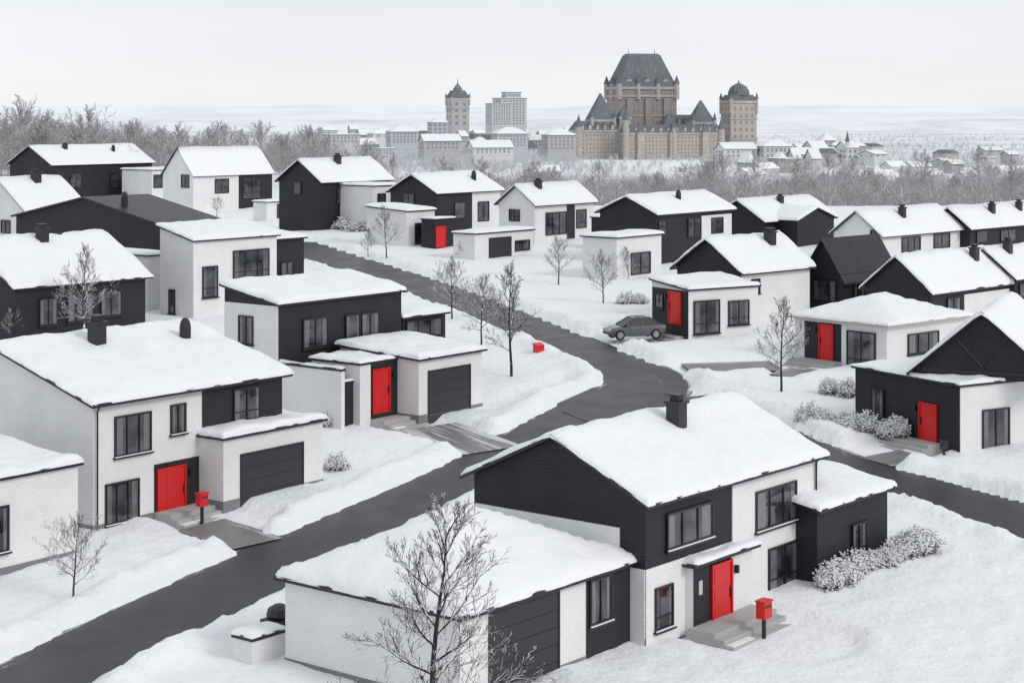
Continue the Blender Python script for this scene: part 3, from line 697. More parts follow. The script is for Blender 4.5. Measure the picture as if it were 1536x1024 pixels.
def ridge(Y,pyb,amp,sd_,mat,lab,zlow):
    m=MB(); n=160
    for i in range(n+1):
        k=-.5+1.0*i/n; x=k*Y
        py=pyb-amp*(noise.noise((i*.07+sd_,2,0))+.5*noise.noise((i*.21+sd_,5,0))+.2*noise.noise((i*.7+sd_,7,0)))
        h1=H-(py-YH)*Y/F
        c=[(x*.93,Y*.9,zlow),(x*.97,Y*.955,zlow+(h1-zlow)*.7),(x,Y,h1),(x*1.05,Y*1.06,zlow)]
        q=len(m.v); m.v+=c
        if i:
            for j in range(3): m.f.append((q-4+j,q+j,q+j+1,q-3+j))
    tag(m.build('hills',mat,smooth=True),lab,'hills',kind='structure')
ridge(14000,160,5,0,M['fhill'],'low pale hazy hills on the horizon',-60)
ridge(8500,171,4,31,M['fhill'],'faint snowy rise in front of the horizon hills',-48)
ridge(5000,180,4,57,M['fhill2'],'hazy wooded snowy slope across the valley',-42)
# ------------------------------------------------------------------ trees
def gen_tree(seed,hgt,cnt,spread,rt,rmin,sides,clear=.25,el=(30,70),rnd=False,up=(-.06,.2)):
    R=random.Random(seed); T=MB(); Cn=MB()
    pts=[Vector((0,0,-.4))]; p=Vector((0,0,0)); dx=Vector((0,0,1)); ns=9
    for i in range(ns):
        pts.append(p.copy()); dx=(dx+Vector((R.uniform(-.09,.09),R.uniform(-.09,.09),.1))).normalized(); p=p+dx*(hgt*(.80 if rnd else .93)/ns)
    pts.append(p.copy()); rad=[rt*1.25]+[max(rmin,rt*(1-i/(ns+.6))**1.0) for i in range(ns+1)]
    T.tube(pts,rad,max(5,sides+2))
    def br(p,d,l,r,lev):
        ns=(5,4,3,2,2)[lev]; P=[p.copy()]; q=p.copy(); D=d.copy()
        for i in range(ns):
            D=(D+Vector((R.uniform(-.17,.17),R.uniform(-.17,.17),R.uniform(*up)))).normalized(); q=q+D*(l/ns); P.append(q.copy())
        Cn.tube(P,[max(rmin,r*(1-.85*i/ns)) for i in range(ns+1)],sides if lev<2 else 3)
        if lev+1<len(cnt):
            for j in range(cnt[lev+1]):
                t=.15+.85*(j+R.random())/cnt[lev+1]; t=min(t,.99); f=t*ns; a=int(f); s=P[a].lerp(P[min(a+1,ns)],f-a)
                dd=(P[min(a+1,ns)]-P[a]).normalized(); side=dd.cross(Vector((R.uniform(-1,1),R.uniform(-1,1),R.uniform(-1,1)))).normalized()
                an=radians(R.uniform(25,52)); nd=(dd*cos(an)+side*sin(an)+Vector((0,0,.12))).normalized()
                br(s,nd,l*R.uniform(.38,.62)*(1.05-.45*t),max(rmin,r*.42*(1-.5*t)),lev+1)
    for i in range(cnt[0]):
        q0=(i+R.random()*.6)/cnt[0]; f=clear+(.97-clear)*q0; k=f*(ns); a=min(int(k),ns-1); s=pts[a+1].lerp(pts[min(a+2,ns+1)],k-a)
        az=i*2.4+R.uniform(-.5,.5); e=radians(el[0]+(el[1]-el[0])*q0+R.uniform(-8,8))
        sh=(.62+.5*sin(pi*min(1,q0*1.1+.12))-.35*q0) if rnd else (1-.75*q0**1.3)
        l=spread*hgt*sh*R.uniform(.8,1.15)
        br(s,Vector((cos(az)*cos(e),sin(az)*cos(e),sin(e))),l,rt*.5*(1-.6*f),0)
    return T,Cn
def variant(seed,hgt,cnt,spread,rt,rmin,sides,mat,**k):
    T,Cn=gen_tree(seed,hgt,cnt,spread,rt,rmin,sides,**k); return T.mesh('trunk',mat,True,False),Cn.mesh('crown',mat,True,False),hgt
def put(var,loc,hgt,rz,label,group=None,name='bare_tree'):
    r=empty(name,loc,rz,label,'tree',group); s=hgt/var[2]; r.scale=(s,s,s)
    for n,me in (('trunk',var[0]),('crown',var[1])):
        o=bpy.data.objects.new(n,me); COL.objects.link(o); o.parent=r
V0=variant(4,8,(22,9,5,3),.37,.125,.0068,5,M['bark'],clear=.16,el=(12,62),up=(-.03,.16))
VS=[variant(10+i,6,(18,8,5,2),.33,.08,.007,4,M['barks'] if i!=1 else M['bark'],clear=.24,el=(25,72),rnd=(i%2==0)) for i in range(4)]
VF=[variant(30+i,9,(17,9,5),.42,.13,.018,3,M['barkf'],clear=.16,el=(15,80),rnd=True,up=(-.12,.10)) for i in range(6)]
l=at(640,1140,48.); l.z=g(l.x,l.y); put(V0,l,(H-(728-YH)*48/F)-l.z,1.2,'tall dark bare tree in front of the foreground garage')
TL=[(110,912,742,0,'small snowy bare tree beside the low white house at left'),(128,520,362,3,'snowy bare tree in front of the black house at far left'),
(767,570,388,1,'dark bare tree on the snowy verge, nearest the road bend'),(722,522,388,2,'snowy bare tree on the verge behind the dark one at the bend'),(678,486,366,0,'slim bare tree where the verge meets the upper road, left of two others'),
(580,392,305,3,'bare snowy tree in front of the white cube annex'),(838,430,338,2,'bare snowy tree left of the white flat annex, beyond the road'),(905,460,360,0,'bare snowy tree at the left front of the white flat annex'),
(1172,592,440,1,'bare snowy tree beside the driveway at right'),(942,425,368,3,'thin bare tree by the window of the white flat annex'),(325,328,288,0,'little snowy tree by the white steep-gabled house'),(18,520,450,2,'bare tree at the left edge by the black house'),(692,392,358,1,'small bare tree by the white garage in the upper centre'),(552,388,340,1,'small thin tree at the left corner of the white cube annex')]
for i,(px,pb,pt,vi,lab) in enumerate(TL):
    l=pick(px,pb); put(VS[vi],l,(pb-pt)/F*l.y,i*1.3,lab)
R=random.Random(5)
for px,Y,top,lab in ((30,330,126,'tallest bare tree at the top left edge'),(134,335,142,'tall bare tree behind the black house at upper left'),(75,345,152,'bare tree between the two tallest at upper left')):
    x=(px-CX)/F*Y; z=g(x,Y); put(VF[px%5],Vector((x,Y,z)),H-(top-YH)*Y/F-z,px,lab)
cnt=0
while cnt<270:
    px=R.uniform(-30,1566); k=(px-CX)/F; lf=float(smst((-k-.05)/.09)); 
    if lf>.3: Y=R.uniform(295,430)
    else: Y=R.uniform(262,420) if R.random()<.85 else R.uniform(400,500)
    x=k*Y; z=g(x,Y); hh=R.uniform(7,10.5)+1.8*lf+(2.5*max(0,1-px/220) if px<220 else 0)
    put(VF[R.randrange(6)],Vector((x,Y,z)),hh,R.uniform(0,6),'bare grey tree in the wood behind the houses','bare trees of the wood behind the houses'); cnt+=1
m=MB(); mh=MB()
def mini(m,x,y,z,h,nb=34,wf=.007):
    for i in range(nb):
        az=R.uniform(0,6.28); e=R.uniform(.15,1.5); L=h*R.uniform(.25,.55)*(.75+.35*sin(e)); z0=z+h*R.uniform(.05,.5); w=wf*h*R.uniform(.5,1.4); r0=h*.12*R.random()
        bx=x+cos(az)*r0; by=y+sin(az)*r0
        ex=bx+cos(az)*cos(e)*L; ey=by+sin(az)*cos(e)*L; ez=z0+sin(e)*L
        m.poly([(bx-w,by,z0),(bx+w,by,z0),(ex,ey,ez)])
for i in range(5200):
    px=R.uniform(-60,1600); k=(px-CX)/F; lf=float(smst((-k-.05)/.09)); Y=R.uniform(305+110*lf,900); x=k*Y
    if Y>600 and noise.noise((x*.006,Y*.004,3))<.0: continue
    mini(m if Y<520 else mh,x,Y,g(x,Y),R.uniform(6,10)+1*lf)
for i in range(60):
    px=R.uniform(-60,1600); Y=R.uniform(950,3600); x0=(px-CX)/F*Y; ln=R.uniform(40,160)+Y*.03
    for j in range(int(ln/2.5)):
        x=x0+R.gauss(0,ln*.6); y=Y+R.gauss(0,14+Y*.01); mini(mh,x,y,g(x,y),R.uniform(4,8),12,.03)
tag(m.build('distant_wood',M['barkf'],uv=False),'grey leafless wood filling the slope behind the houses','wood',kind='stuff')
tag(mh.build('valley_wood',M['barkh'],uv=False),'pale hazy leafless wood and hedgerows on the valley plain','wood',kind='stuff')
# ------------------------------------------------------------------ shrubs
def bush_mesh(seed,n):
    R=random.Random(seed); t=MB(); s=MB()
    for i in range(n):
        az=R.uniform(0,6.28); e=math.asin(R.uniform(.02,1)); rr=R.uniform(.6,1.08)*(1+.2*noise.noise((cos(az)*2+seed,sin(az)*2,e*2)))
        E=Vector((cos(az)*cos(e)*rr,sin(az)*cos(e)*rr,sin(e)*rr)); S=Vector((E.x*.35,E.y*.35,0)); Mx=S.lerp(E,.55)+Vector((R.uniform(-.1,.1),R.uniform(-.1,.1),.1))
        t.tube([S,Mx,E],[.016,.012,.007],3)
        for q in range(3):
            f=R.uniform(.45,1); P=S.lerp(Mx,f/.55) if f<.55 else Mx.lerp(E,(f-.55)/.45)
            D=Vector((R.uniform(-.2,.2),R.uniform(-.2,.2),R.uniform(0,.2))); t.tube([P,P+D],[.010,.006],3)
            if e>.35 or R.random()<.35:
                s.octa(P+D*R.uniform(.4,1),R.uniform(.04,.10),R.uniform(.025,.05))
                s.octa(P+D*R.uniform(0,.5),R.uniform(.04,.10),R.uniform(.025,.05))
    return t.mesh('twigs',M['twigm'],False,False),s.mesh('snow_tufts',M['snow'],False,False)
BM=[bush_mesh(i,360) for i in range(3)]
def bush(px,py,wm,hm,label,i=0,group=None,loc=None):
    l=pick(px,py) if loc is None else loc; l=l.copy(); l.z+=.12
    r=empty('shrub',l,i*1.1,label,'shrub',group); r.scale=(wm/2,wm/2,hm)
    for n,me in zip(('twigs','snow_tufts'),BM[i%3]):
        o=bpy.data.objects.new(n,me); COL.objects.link(o); o.parent=r
def row(p0,p1,n,wm,hm,label,group):
    a=pick(*p0); c=pick(*p1)
    for i in range(n):
        l=a.lerp(c,i/(n-1)); l.x+=R.uniform(-.2,.2); l.z=g(l.x,l.y); bush(0,0,wm*R.uniform(.75,1.25),hm*R.uniform(.75,1.2),label,i,group,l)
row((1242,890),(1385,832),8,1.4,.85,'snow-dusted shrub in the hedge right of the foreground house','shrubs of the hedge by the foreground house')
row((1213,640),(1345,662),8,1.45,.95,'snow-dusted shrub in the hedge before the right edge house','shrubs of the hedge before the right edge house')
bush(505,710,1.2,.75,'round dark shrub beside the left garage',0); bush(1245,596,1.2,.9,'snowy shrub left of the black wall at right',1); bush(1272,600,1.3,1.0,'snowy shrub touching the black wall at right',2)
bush(493,645,1.1,.8,'snowy shrub below the white garden wall',1); bush(452,616,1.2,.7,'snowy shrub at the left end of the garden wall',2)
row((465,342),(540,350),5,3.0,1.4,'dark shrub in the row before the black gabled house','shrubs before the upper left black house')
bush(940,460,1.6,.9,'dark low shrub left of the parked car',0); bush(960,460,1.4,.8,'dark low shrub just behind the parked car',1)
# ------------------------------------------------------------------ mailboxes etc
def mailbox(px,py,hz,w,label,rz,col='red'):
    l=pick(px,py); r=empty('mailbox',l,rz,label,'mailbox')
    m=MB(); m.box(-.05,.05,-.05,.05,-.5,hz); m.build('post',M['trim'],r)
    m=MB(); w2=w/2; hh=w*1.15; dd=w*.7
    m.box(-w2,w2,-dd/2,dd/2,hz+.001,hz+hh); m.box(-w2-.03,w2+.03,-dd/2-.03,dd/2+.03,hz+hh+.001,hz+hh+.05); bx=m.build('box',M[col],r)
    m=MB(); m.box(-w2*.7,w2*.7,-dd/2-.02,-dd/2-.001,hz+hh*.68,hz+hh*.8); m.build('flap',M['trim'],r)
mailbox(1146,955,.62,.46,'red mailbox on a black post beside the foreground steps',radians(51)); mailbox(303,783,.65,.42,'red mailbox on a black post beside the left house door',radians(53))
mailbox(1416,690,.5,.32,'small black mailbox on a post beside the right edge house',radians(12),'trim')
l=pick(808,536); r=empty('newspaper_box',l,radians(35),'small red box standing alone on the snowy verge','box'); m=MB(); m.box(-.26,.26,-.2,.2,.05,.72); m.build('body',M['red'],r)
m=MB(); m.v=[(-.29,-.23,.721),(.29,-.23,.721),(.29,.23,.721),(-.29,.23,.721),(-.29,.23,.84),(.29,.23,.84)]; m.f=[(0,1,5,4),(3,2,1,0),(2,3,4,5),(1,2,5),(0,4,3)]; m.build('lid',M['red'],r)
hw_=House('low white brick wall with snow cap left of the foreground garage',378,1012,51,name='garden_wall',cat='wall'); Block(hw_,378,1012,428,350,962,mat='brick',roof='flat',o=.05,snow=.18,wallname='wall')
l=pick(402,990); r=empty('covered_grill',l+Vector((.2,1.2,0)),.9,'black covered grill standing behind the low white wall','grill')
m=MB(); m.box(-.5,.5,-.35,.35,.2,1.0); m.build('cover',M['garage'],r); m=MB(); m.lathe([(.36,1.0),(.42,1.1),(.36,1.3),(.15,1.42)],10); m.build('lid',M['garage'],r)
# ------------------------------------------------------------------ car
def car(px,py,head,label,sc):
    l=pick(px,py); l.z+=.16; r=empty('parked_car',l,head,label,'car'); r.scale=(sc,sc,sc*1.08)
    paint=simple('grey_car_paint',(.085,.09,.10),.28,2.,.05,coat=.7); tyre=simple('tyre',(.015,.015,.015),.8)
    st=[(-2.2,.66,.40,.70),(-2.12,.80,.30,.95),(-1.7,.87,.24,1.0),(-.9,.90,.2,.98),(.4,.90,.2,.95),(1.0,.89,.22,.90),(1.75,.84,.25,.80),(2.08,.74,.3,.66),(2.2,.6,.36,.52)]
    m=MB()
    for x,w,z0,z1 in st:
        zz=z1-z0; ring=[(-w*.85,z0),(w*.85,z0),(w,z0+.3*zz),(w,z0+.65*zz),(w*.93,z1-.06),(w*.74,z1),(-w*.74,z1),(-w*.93,z1-.06),(-w,z0+.65*zz),(-w,z0+.3*zz)]
        m.v+=[(x,a,b) for a,b in ring]
    for i in range(len(st)-1):
        for j in range(10): m.f.append((i*10+j,i*10+(j+1)%10,(i+1)*10+(j+1)%10,(i+1)*10+j)[::-1])
    m.f.append(tuple(range(10))); m.f.append(tuple(range((len(st)-1)*10,len(st)*10))[::-1]); m.build('body',paint,r)
    zb,zt=.93,1.42
    bb=[(-1.85,-.74,zb),(1.15,-.77,zb-.04),(1.15,.77,zb-.04),(-1.85,.74,zb)]; tt=[(-1.0,-.58,zt),(.2,-.58,zt),(.2,.58,zt),(-1.0,.58,zt)]
    for i,nm in enumerate(('side_window','windscreen','side_window','rear_window')):
        m=MB(); m.poly([bb[i],bb[(i+1)%4],tt[(i+1)%4],tt[i]]); m.build(nm,M['frame'],r)
    m=MB(); m.v=[(-1.08,-.61,zt-.01),(.28,-.61,zt-.01),(.28,.61,zt-.01),(-1.08,.61,zt-.01),(-.9,-.48,zt+.06),(.1,-.48,zt+.06),(.1,.48,zt+.06),(-.9,.48,zt+.06)]
    m.f=[(4,5,6,7),(0,1,5,4),(1,2,6,5),(2,3,7,6),(3,0,4,7)]; m.build('roof',paint,r)
    for s in (-1,1):
        for (x0,x1) in ((-1.84,-1.0),(1.14,.2),(-.35,-.35)):
            m=MB(); m.tube([Vector((x0,s*.755,zb-.03)),Vector((x1,s*.595,zt))],[.05,.045],4); m.build('pillar',paint,r)
        m=MB(); m.box(.72,.9,s*.86,s*1.02,.93,1.05); m.build('mirror',paint,r)
        for x in (-.98,-.22,.62):
            m=MB(); m.box(x-.012,x+.012,s*.895,s*.906,.36,.86); m.build('door_seam',M['trim'],r)
    for x in (-1.35,1.36):
        for s in (-1,1):
            m=MB(); m.lathe([(.22,-.1),(.33,-.1),(.36,-.06),(.36,.06),(.33,.1),(.22,.1)],18); w=m.build('wheel',tyre,r); w.location=(x,s*.86,.33); w.rotation_euler=(pi/2,0,0)
            m=MB(); m.lathe([(.22,-.105),(.22,.105)],14); m.poly([(.22*cos(-q*pi/7),.22*sin(-q*pi/7),-.105) for q in range(14)]); m.build('rim',M['metal'],w)
    for s in (-1,1):
        m=MB(); m.box(1.95,2.14,s*.42,s*.68,.58,.71); m.build('headlight',M['plate'],r)
        m=MB(); m.box(-2.18,-2.0,s*.45,s*.75,.70,.86); m.build('taillight',M['red'],r)
    m=MB(); m.box(2.1,2.21,-.3,.3,.42,.52); m.build('grille',M['trim'],r)
car(951,511,radians(196),'dark grey sedan parked on the snow by the low house with a red door',.84)
# ------------------------------------------------------------------ far town
lim=[96]
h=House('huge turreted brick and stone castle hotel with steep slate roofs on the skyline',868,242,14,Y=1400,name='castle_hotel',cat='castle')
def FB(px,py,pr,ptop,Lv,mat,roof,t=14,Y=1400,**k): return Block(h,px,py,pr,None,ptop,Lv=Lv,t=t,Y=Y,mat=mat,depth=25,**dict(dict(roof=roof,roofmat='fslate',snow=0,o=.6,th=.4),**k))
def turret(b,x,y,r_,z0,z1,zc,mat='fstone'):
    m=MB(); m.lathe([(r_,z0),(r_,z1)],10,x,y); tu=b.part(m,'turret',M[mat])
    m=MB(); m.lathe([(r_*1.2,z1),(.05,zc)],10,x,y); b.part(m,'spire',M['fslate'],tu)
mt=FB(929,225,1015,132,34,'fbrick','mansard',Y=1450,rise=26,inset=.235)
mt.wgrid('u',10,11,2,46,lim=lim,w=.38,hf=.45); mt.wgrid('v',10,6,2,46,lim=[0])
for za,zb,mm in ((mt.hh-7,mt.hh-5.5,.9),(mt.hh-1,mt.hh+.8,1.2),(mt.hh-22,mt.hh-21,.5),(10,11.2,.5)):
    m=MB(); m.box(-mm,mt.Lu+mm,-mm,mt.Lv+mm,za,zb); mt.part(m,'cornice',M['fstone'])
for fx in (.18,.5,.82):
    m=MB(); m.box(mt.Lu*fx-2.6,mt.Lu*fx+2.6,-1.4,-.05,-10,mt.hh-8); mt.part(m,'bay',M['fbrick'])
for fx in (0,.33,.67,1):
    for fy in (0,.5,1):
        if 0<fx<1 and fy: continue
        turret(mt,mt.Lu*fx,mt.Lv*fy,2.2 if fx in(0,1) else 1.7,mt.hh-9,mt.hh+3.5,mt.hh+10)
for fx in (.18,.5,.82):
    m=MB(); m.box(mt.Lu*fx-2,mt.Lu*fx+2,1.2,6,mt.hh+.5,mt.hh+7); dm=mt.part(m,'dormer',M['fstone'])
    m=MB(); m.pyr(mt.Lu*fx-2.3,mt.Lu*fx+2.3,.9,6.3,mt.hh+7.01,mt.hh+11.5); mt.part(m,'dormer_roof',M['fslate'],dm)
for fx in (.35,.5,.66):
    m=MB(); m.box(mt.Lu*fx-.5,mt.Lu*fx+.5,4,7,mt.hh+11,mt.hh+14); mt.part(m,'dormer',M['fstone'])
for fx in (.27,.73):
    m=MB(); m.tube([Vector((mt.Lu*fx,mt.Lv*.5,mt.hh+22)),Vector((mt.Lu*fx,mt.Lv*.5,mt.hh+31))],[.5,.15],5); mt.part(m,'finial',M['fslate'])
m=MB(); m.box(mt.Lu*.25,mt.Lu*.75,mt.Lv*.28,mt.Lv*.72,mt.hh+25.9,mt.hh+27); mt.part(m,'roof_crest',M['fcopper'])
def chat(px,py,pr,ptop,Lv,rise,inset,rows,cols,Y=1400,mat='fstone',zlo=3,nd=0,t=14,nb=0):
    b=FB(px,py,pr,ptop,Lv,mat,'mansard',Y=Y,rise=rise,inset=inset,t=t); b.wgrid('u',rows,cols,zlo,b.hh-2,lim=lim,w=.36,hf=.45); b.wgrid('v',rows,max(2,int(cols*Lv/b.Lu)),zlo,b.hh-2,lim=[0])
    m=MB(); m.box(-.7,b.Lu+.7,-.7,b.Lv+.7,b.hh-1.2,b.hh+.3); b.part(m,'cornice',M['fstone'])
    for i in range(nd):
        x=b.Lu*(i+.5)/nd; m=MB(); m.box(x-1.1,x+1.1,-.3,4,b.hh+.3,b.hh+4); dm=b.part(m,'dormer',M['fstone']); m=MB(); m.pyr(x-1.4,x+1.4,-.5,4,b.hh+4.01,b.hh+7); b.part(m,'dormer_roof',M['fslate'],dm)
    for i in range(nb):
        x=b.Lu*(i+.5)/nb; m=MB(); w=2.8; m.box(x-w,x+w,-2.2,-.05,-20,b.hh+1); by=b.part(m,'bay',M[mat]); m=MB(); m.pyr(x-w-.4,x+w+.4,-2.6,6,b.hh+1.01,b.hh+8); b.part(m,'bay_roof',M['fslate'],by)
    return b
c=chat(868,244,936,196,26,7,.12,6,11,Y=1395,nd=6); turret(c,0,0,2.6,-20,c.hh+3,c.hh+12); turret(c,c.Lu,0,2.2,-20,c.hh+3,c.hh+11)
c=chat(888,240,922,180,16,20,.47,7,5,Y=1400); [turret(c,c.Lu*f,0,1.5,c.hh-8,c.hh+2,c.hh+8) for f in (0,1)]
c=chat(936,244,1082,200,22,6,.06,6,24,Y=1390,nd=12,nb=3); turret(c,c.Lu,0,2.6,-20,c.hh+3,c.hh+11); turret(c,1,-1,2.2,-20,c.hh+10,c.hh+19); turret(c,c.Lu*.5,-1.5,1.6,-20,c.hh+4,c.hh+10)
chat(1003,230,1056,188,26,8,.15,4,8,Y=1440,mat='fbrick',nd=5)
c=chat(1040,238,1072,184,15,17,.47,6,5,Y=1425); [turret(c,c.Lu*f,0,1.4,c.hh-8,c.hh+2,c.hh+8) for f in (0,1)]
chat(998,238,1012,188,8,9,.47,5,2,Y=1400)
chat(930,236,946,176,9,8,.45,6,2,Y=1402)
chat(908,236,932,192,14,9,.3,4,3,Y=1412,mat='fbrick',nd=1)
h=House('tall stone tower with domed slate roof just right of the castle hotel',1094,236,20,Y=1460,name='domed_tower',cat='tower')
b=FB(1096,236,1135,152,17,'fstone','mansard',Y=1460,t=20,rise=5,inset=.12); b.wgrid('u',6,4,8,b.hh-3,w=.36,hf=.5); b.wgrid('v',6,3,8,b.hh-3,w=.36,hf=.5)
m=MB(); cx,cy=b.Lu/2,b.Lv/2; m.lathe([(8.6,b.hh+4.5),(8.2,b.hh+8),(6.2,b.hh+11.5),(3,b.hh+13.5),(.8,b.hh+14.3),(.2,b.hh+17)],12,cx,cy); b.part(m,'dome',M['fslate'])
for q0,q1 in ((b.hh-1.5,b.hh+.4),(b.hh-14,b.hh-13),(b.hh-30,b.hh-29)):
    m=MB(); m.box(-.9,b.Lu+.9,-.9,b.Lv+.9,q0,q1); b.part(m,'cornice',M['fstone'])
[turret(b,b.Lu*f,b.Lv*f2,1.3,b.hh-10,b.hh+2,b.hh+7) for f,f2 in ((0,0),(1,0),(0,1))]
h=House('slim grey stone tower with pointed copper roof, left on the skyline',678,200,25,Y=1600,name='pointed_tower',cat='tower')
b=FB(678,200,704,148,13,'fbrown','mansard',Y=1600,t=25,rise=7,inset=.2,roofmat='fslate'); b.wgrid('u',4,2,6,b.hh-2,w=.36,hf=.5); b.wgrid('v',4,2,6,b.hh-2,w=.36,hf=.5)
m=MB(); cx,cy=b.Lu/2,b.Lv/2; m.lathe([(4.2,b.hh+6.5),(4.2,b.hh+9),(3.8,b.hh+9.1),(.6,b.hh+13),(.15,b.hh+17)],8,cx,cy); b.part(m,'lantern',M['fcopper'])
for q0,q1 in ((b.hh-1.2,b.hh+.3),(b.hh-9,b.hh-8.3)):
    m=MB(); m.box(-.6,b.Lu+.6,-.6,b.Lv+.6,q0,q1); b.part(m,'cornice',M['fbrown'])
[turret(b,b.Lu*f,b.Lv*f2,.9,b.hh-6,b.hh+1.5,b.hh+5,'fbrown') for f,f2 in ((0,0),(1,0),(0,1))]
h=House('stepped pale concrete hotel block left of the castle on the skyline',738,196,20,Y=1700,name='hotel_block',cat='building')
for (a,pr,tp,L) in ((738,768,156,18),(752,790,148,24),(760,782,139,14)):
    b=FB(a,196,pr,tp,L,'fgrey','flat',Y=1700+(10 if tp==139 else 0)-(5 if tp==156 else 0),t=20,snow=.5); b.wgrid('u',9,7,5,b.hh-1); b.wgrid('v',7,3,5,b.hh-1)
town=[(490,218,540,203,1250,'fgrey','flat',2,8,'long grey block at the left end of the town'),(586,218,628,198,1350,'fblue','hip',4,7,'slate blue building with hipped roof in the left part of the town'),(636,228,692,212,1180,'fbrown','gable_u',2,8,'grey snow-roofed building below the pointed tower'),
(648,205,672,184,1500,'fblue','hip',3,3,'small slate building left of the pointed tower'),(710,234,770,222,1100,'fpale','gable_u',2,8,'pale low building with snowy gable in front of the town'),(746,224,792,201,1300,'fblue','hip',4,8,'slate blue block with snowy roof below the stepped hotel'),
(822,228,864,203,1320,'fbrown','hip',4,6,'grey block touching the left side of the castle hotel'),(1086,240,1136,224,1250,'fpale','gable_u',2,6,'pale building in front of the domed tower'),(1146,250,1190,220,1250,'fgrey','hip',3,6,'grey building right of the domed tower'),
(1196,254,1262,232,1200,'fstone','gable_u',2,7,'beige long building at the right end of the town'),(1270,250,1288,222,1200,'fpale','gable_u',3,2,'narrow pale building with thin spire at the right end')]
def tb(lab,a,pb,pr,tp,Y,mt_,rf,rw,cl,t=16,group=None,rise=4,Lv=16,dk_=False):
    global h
    h=House(lab,a,pb,t,Y=Y,name='town_building',cat='building',group=group)
    b=Block(h,a,pb,pr,None,tp,Lv=Lv,t=t,Y=Y,mat=mt_,roof='mansard' if dk_ else rf,rise=rise,snow=.5,roofmat='fslate',o=.5,th=.4,depth=20,inset=.25); b.cs=2
    if rw: b.wgrid('u',rw,cl,1.5,b.hh-.6); b.wgrid('v',rw,3,1.5,b.hh-.6)
    return b
for (a,pb,pr,tp,Y,mt_,rf,rw,cl,lab) in town: b=tb(lab,a,pb,pr,tp,Y,mt_,rf,rw,cl)
turret(b,1,1,1.3,b.hh-6,b.hh+4,b.hh+11,'fpale')
RT=random.Random(21)
for i in range(64):
    if i<42: px=RT.uniform(485,862); pb=RT.uniform(203,236)
    elif i<56: px=RT.uniform(1085,1290); pb=RT.uniform(222,258)
    else: px=RT.uniform(1300,1530); pb=RT.uniform(225,262)
    wd=RT.uniform(10,28); ht=RT.uniform(5,13)*(1 if i<56 else .6); Y=F*(H+20)/(pb-YH+6)*RT.uniform(.85,.95)
    tb('small hazy town building at the foot of the skyline',px,pb,px+wd,pb-ht,Y,RT.choice(['fgrey','fpale','fbrown','fblue','fstone']),RT.choice(['gable_u','hip','flat','gable_u']),RT.choice([1,2,2]),RT.randrange(2,6),RT.choice([10,20,35]),'small town buildings at the foot of the skyline',RT.uniform(2.5,6) if i<56 else 2,RT.uniform(8,16),RT.random()<.25)
R2_=random.Random(9)
for i in range(14):
    px=R2_.choice([R2_.uniform(1120,1560),R2_.uniform(1280,1560),R2_.uniform(470,900)]); Y=R2_.uniform(640,1000); x=(px-CX)/F*Y; z=g(x,Y)
    py=YH+(H-z)/Y*F
    h=House('small snow-roofed house scattered in the valley wood',px,py,R2_.choice([15,35,50]),Y=Y,name='valley_house',cat='house',group='small houses in the valley')
    b=Block(h,px,py,None,None,None,ht=R2_.uniform(3,4.5),Lu=R2_.uniform(9,15),Lv=8,Y=Y,mat=R2_.choice(['fgrey','fpale']),roof='gable_u',rise=2.6,snow=.4,roofmat='fslate',o=.4,depth=6)
mt_=MB()
for i in range(800):
    px=R.uniform(480,870) if R.random()<.6 else R.uniform(1080,1560); Y=R.uniform(980,1420); x=(px-CX)/F*Y; mini(mt_,x,Y,g(x,Y),R.uniform(6,11),22,.012)
tag(mt_.build('town_wood',M['barkh'],uv=False),'pale bare trees between the distant town buildings','wood',kind='stuff')
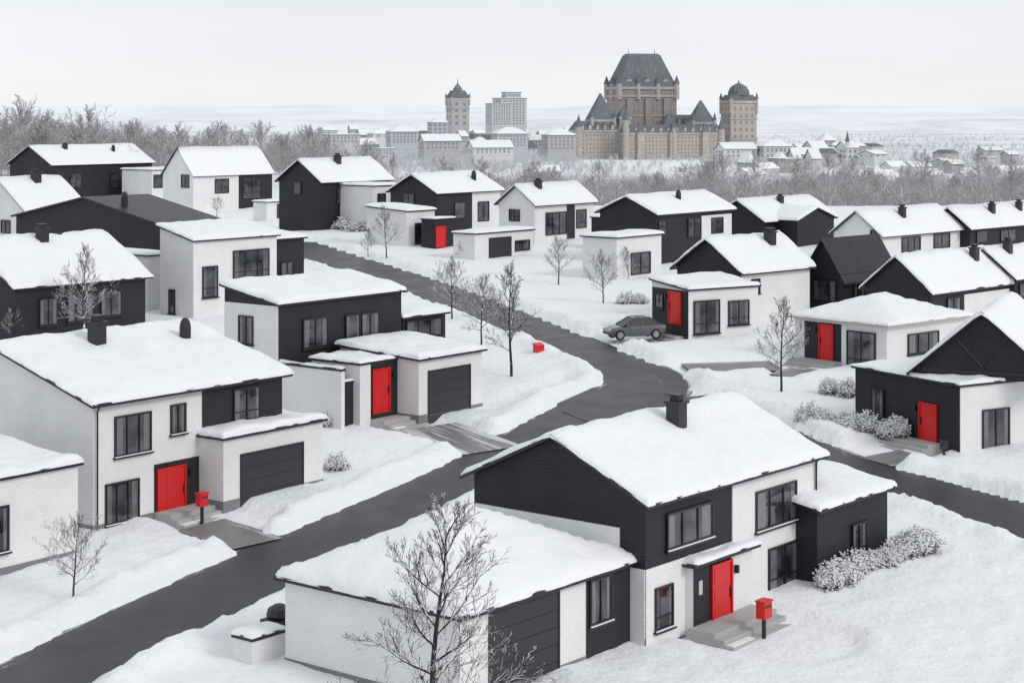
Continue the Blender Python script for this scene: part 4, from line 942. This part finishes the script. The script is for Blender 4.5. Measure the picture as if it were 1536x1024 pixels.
# ------------------------------------------------------------------ camera, light, world
cam=bpy.data.cameras.new('camera'); co=bpy.data.objects.new('camera',cam); COL.objects.link(co); co.location=(0,0,H); co.rotation_euler=(pi/2,0,0)
cam.sensor_width=36; cam.lens=36*F/1536; cam.shift_y=-(512-YH)/1536; cam.clip_end=60000; cam.clip_start=.5; SC.camera=co
sun=bpy.data.lights.new('sun','SUN'); sun.energy=1.15; sun.angle=radians(16); sun.color=(1,.97,.93); so=bpy.data.objects.new('sun',sun); COL.objects.link(so)
sdv=Vector((.70,-.46,.56)).normalized(); so.rotation_euler=sdv.to_track_quat('Z','Y').to_euler(); so.location=(20,0,60)
w=bpy.data.worlds.new('World'); SC.world=w; w.use_nodes=True; nt=w.node_tree; bg=nt.nodes['Background']
sk=N(nt,'ShaderNodeTexSky'); sk.sky_type='NISHITA'; sk.sun_disc=False; sk.sun_elevation=math.asin(sdv.z); sk.sun_rotation=math.atan2(sdv.x,sdv.y)
tc=N(nt,'ShaderNodeTexCoord'); sp=N(nt,'ShaderNodeSeparateXYZ'); nt.links.new(tc.outputs['Generated'],sp.inputs[0])
cr=N(nt,'ShaderNodeValToRGB'); e=cr.color_ramp.elements; e[0].position=0; e[0].color=(.92,.93,.945,1); e[1].position=.3; e[1].color=(.76,.785,.825,1)
x=e.new(.03); x.color=(.885,.90,.925,1)
nt.links.new(sp.outputs['Z'],cr.inputs[0])
mp=N(nt,'ShaderNodeMapping'); mp.inputs['Scale'].default_value=(2,2,9); nt.links.new(tc.outputs['Generated'],mp.inputs['Vector'])
nz=N(nt,'ShaderNodeTexNoise'); nz.inputs['Scale'].default_value=1.5; nz.inputs['Detail'].default_value=5; nt.links.new(mp.outputs[0],nz.inputs['Vector'])
mr=N(nt,'ShaderNodeMapRange'); mr.inputs[1].default_value=.3; mr.inputs[2].default_value=.7; mr.inputs[3].default_value=9.6; mr.inputs[4].default_value=10.5; nt.links.new(nz.outputs['Fac'],mr.inputs[0])
vm=N(nt,'ShaderNodeVectorMath',operation='SCALE'); nt.links.new(cr.outputs[0],vm.inputs[0]); nt.links.new(mr.outputs[0],vm.inputs['Scale'])
hs=N(nt,'ShaderNodeHueSaturation'); hs.inputs['Saturation'].default_value=.25; nt.links.new(sk.outputs[0],hs.inputs['Color'])
mx=N(nt,'ShaderNodeMix',data_type='RGBA'); mx.inputs[0].default_value=.95; nt.links.new(hs.outputs[0],mx.inputs[6]); nt.links.new(vm.outputs[0],mx.inputs[7])
nt.links.new(mx.outputs[2],bg.inputs['Color']); bg.inputs['Strength'].default_value=.1
SC.view_settings.view_transform='Standard'; SC.view_settings.look='None'; SC.view_settings.exposure=0
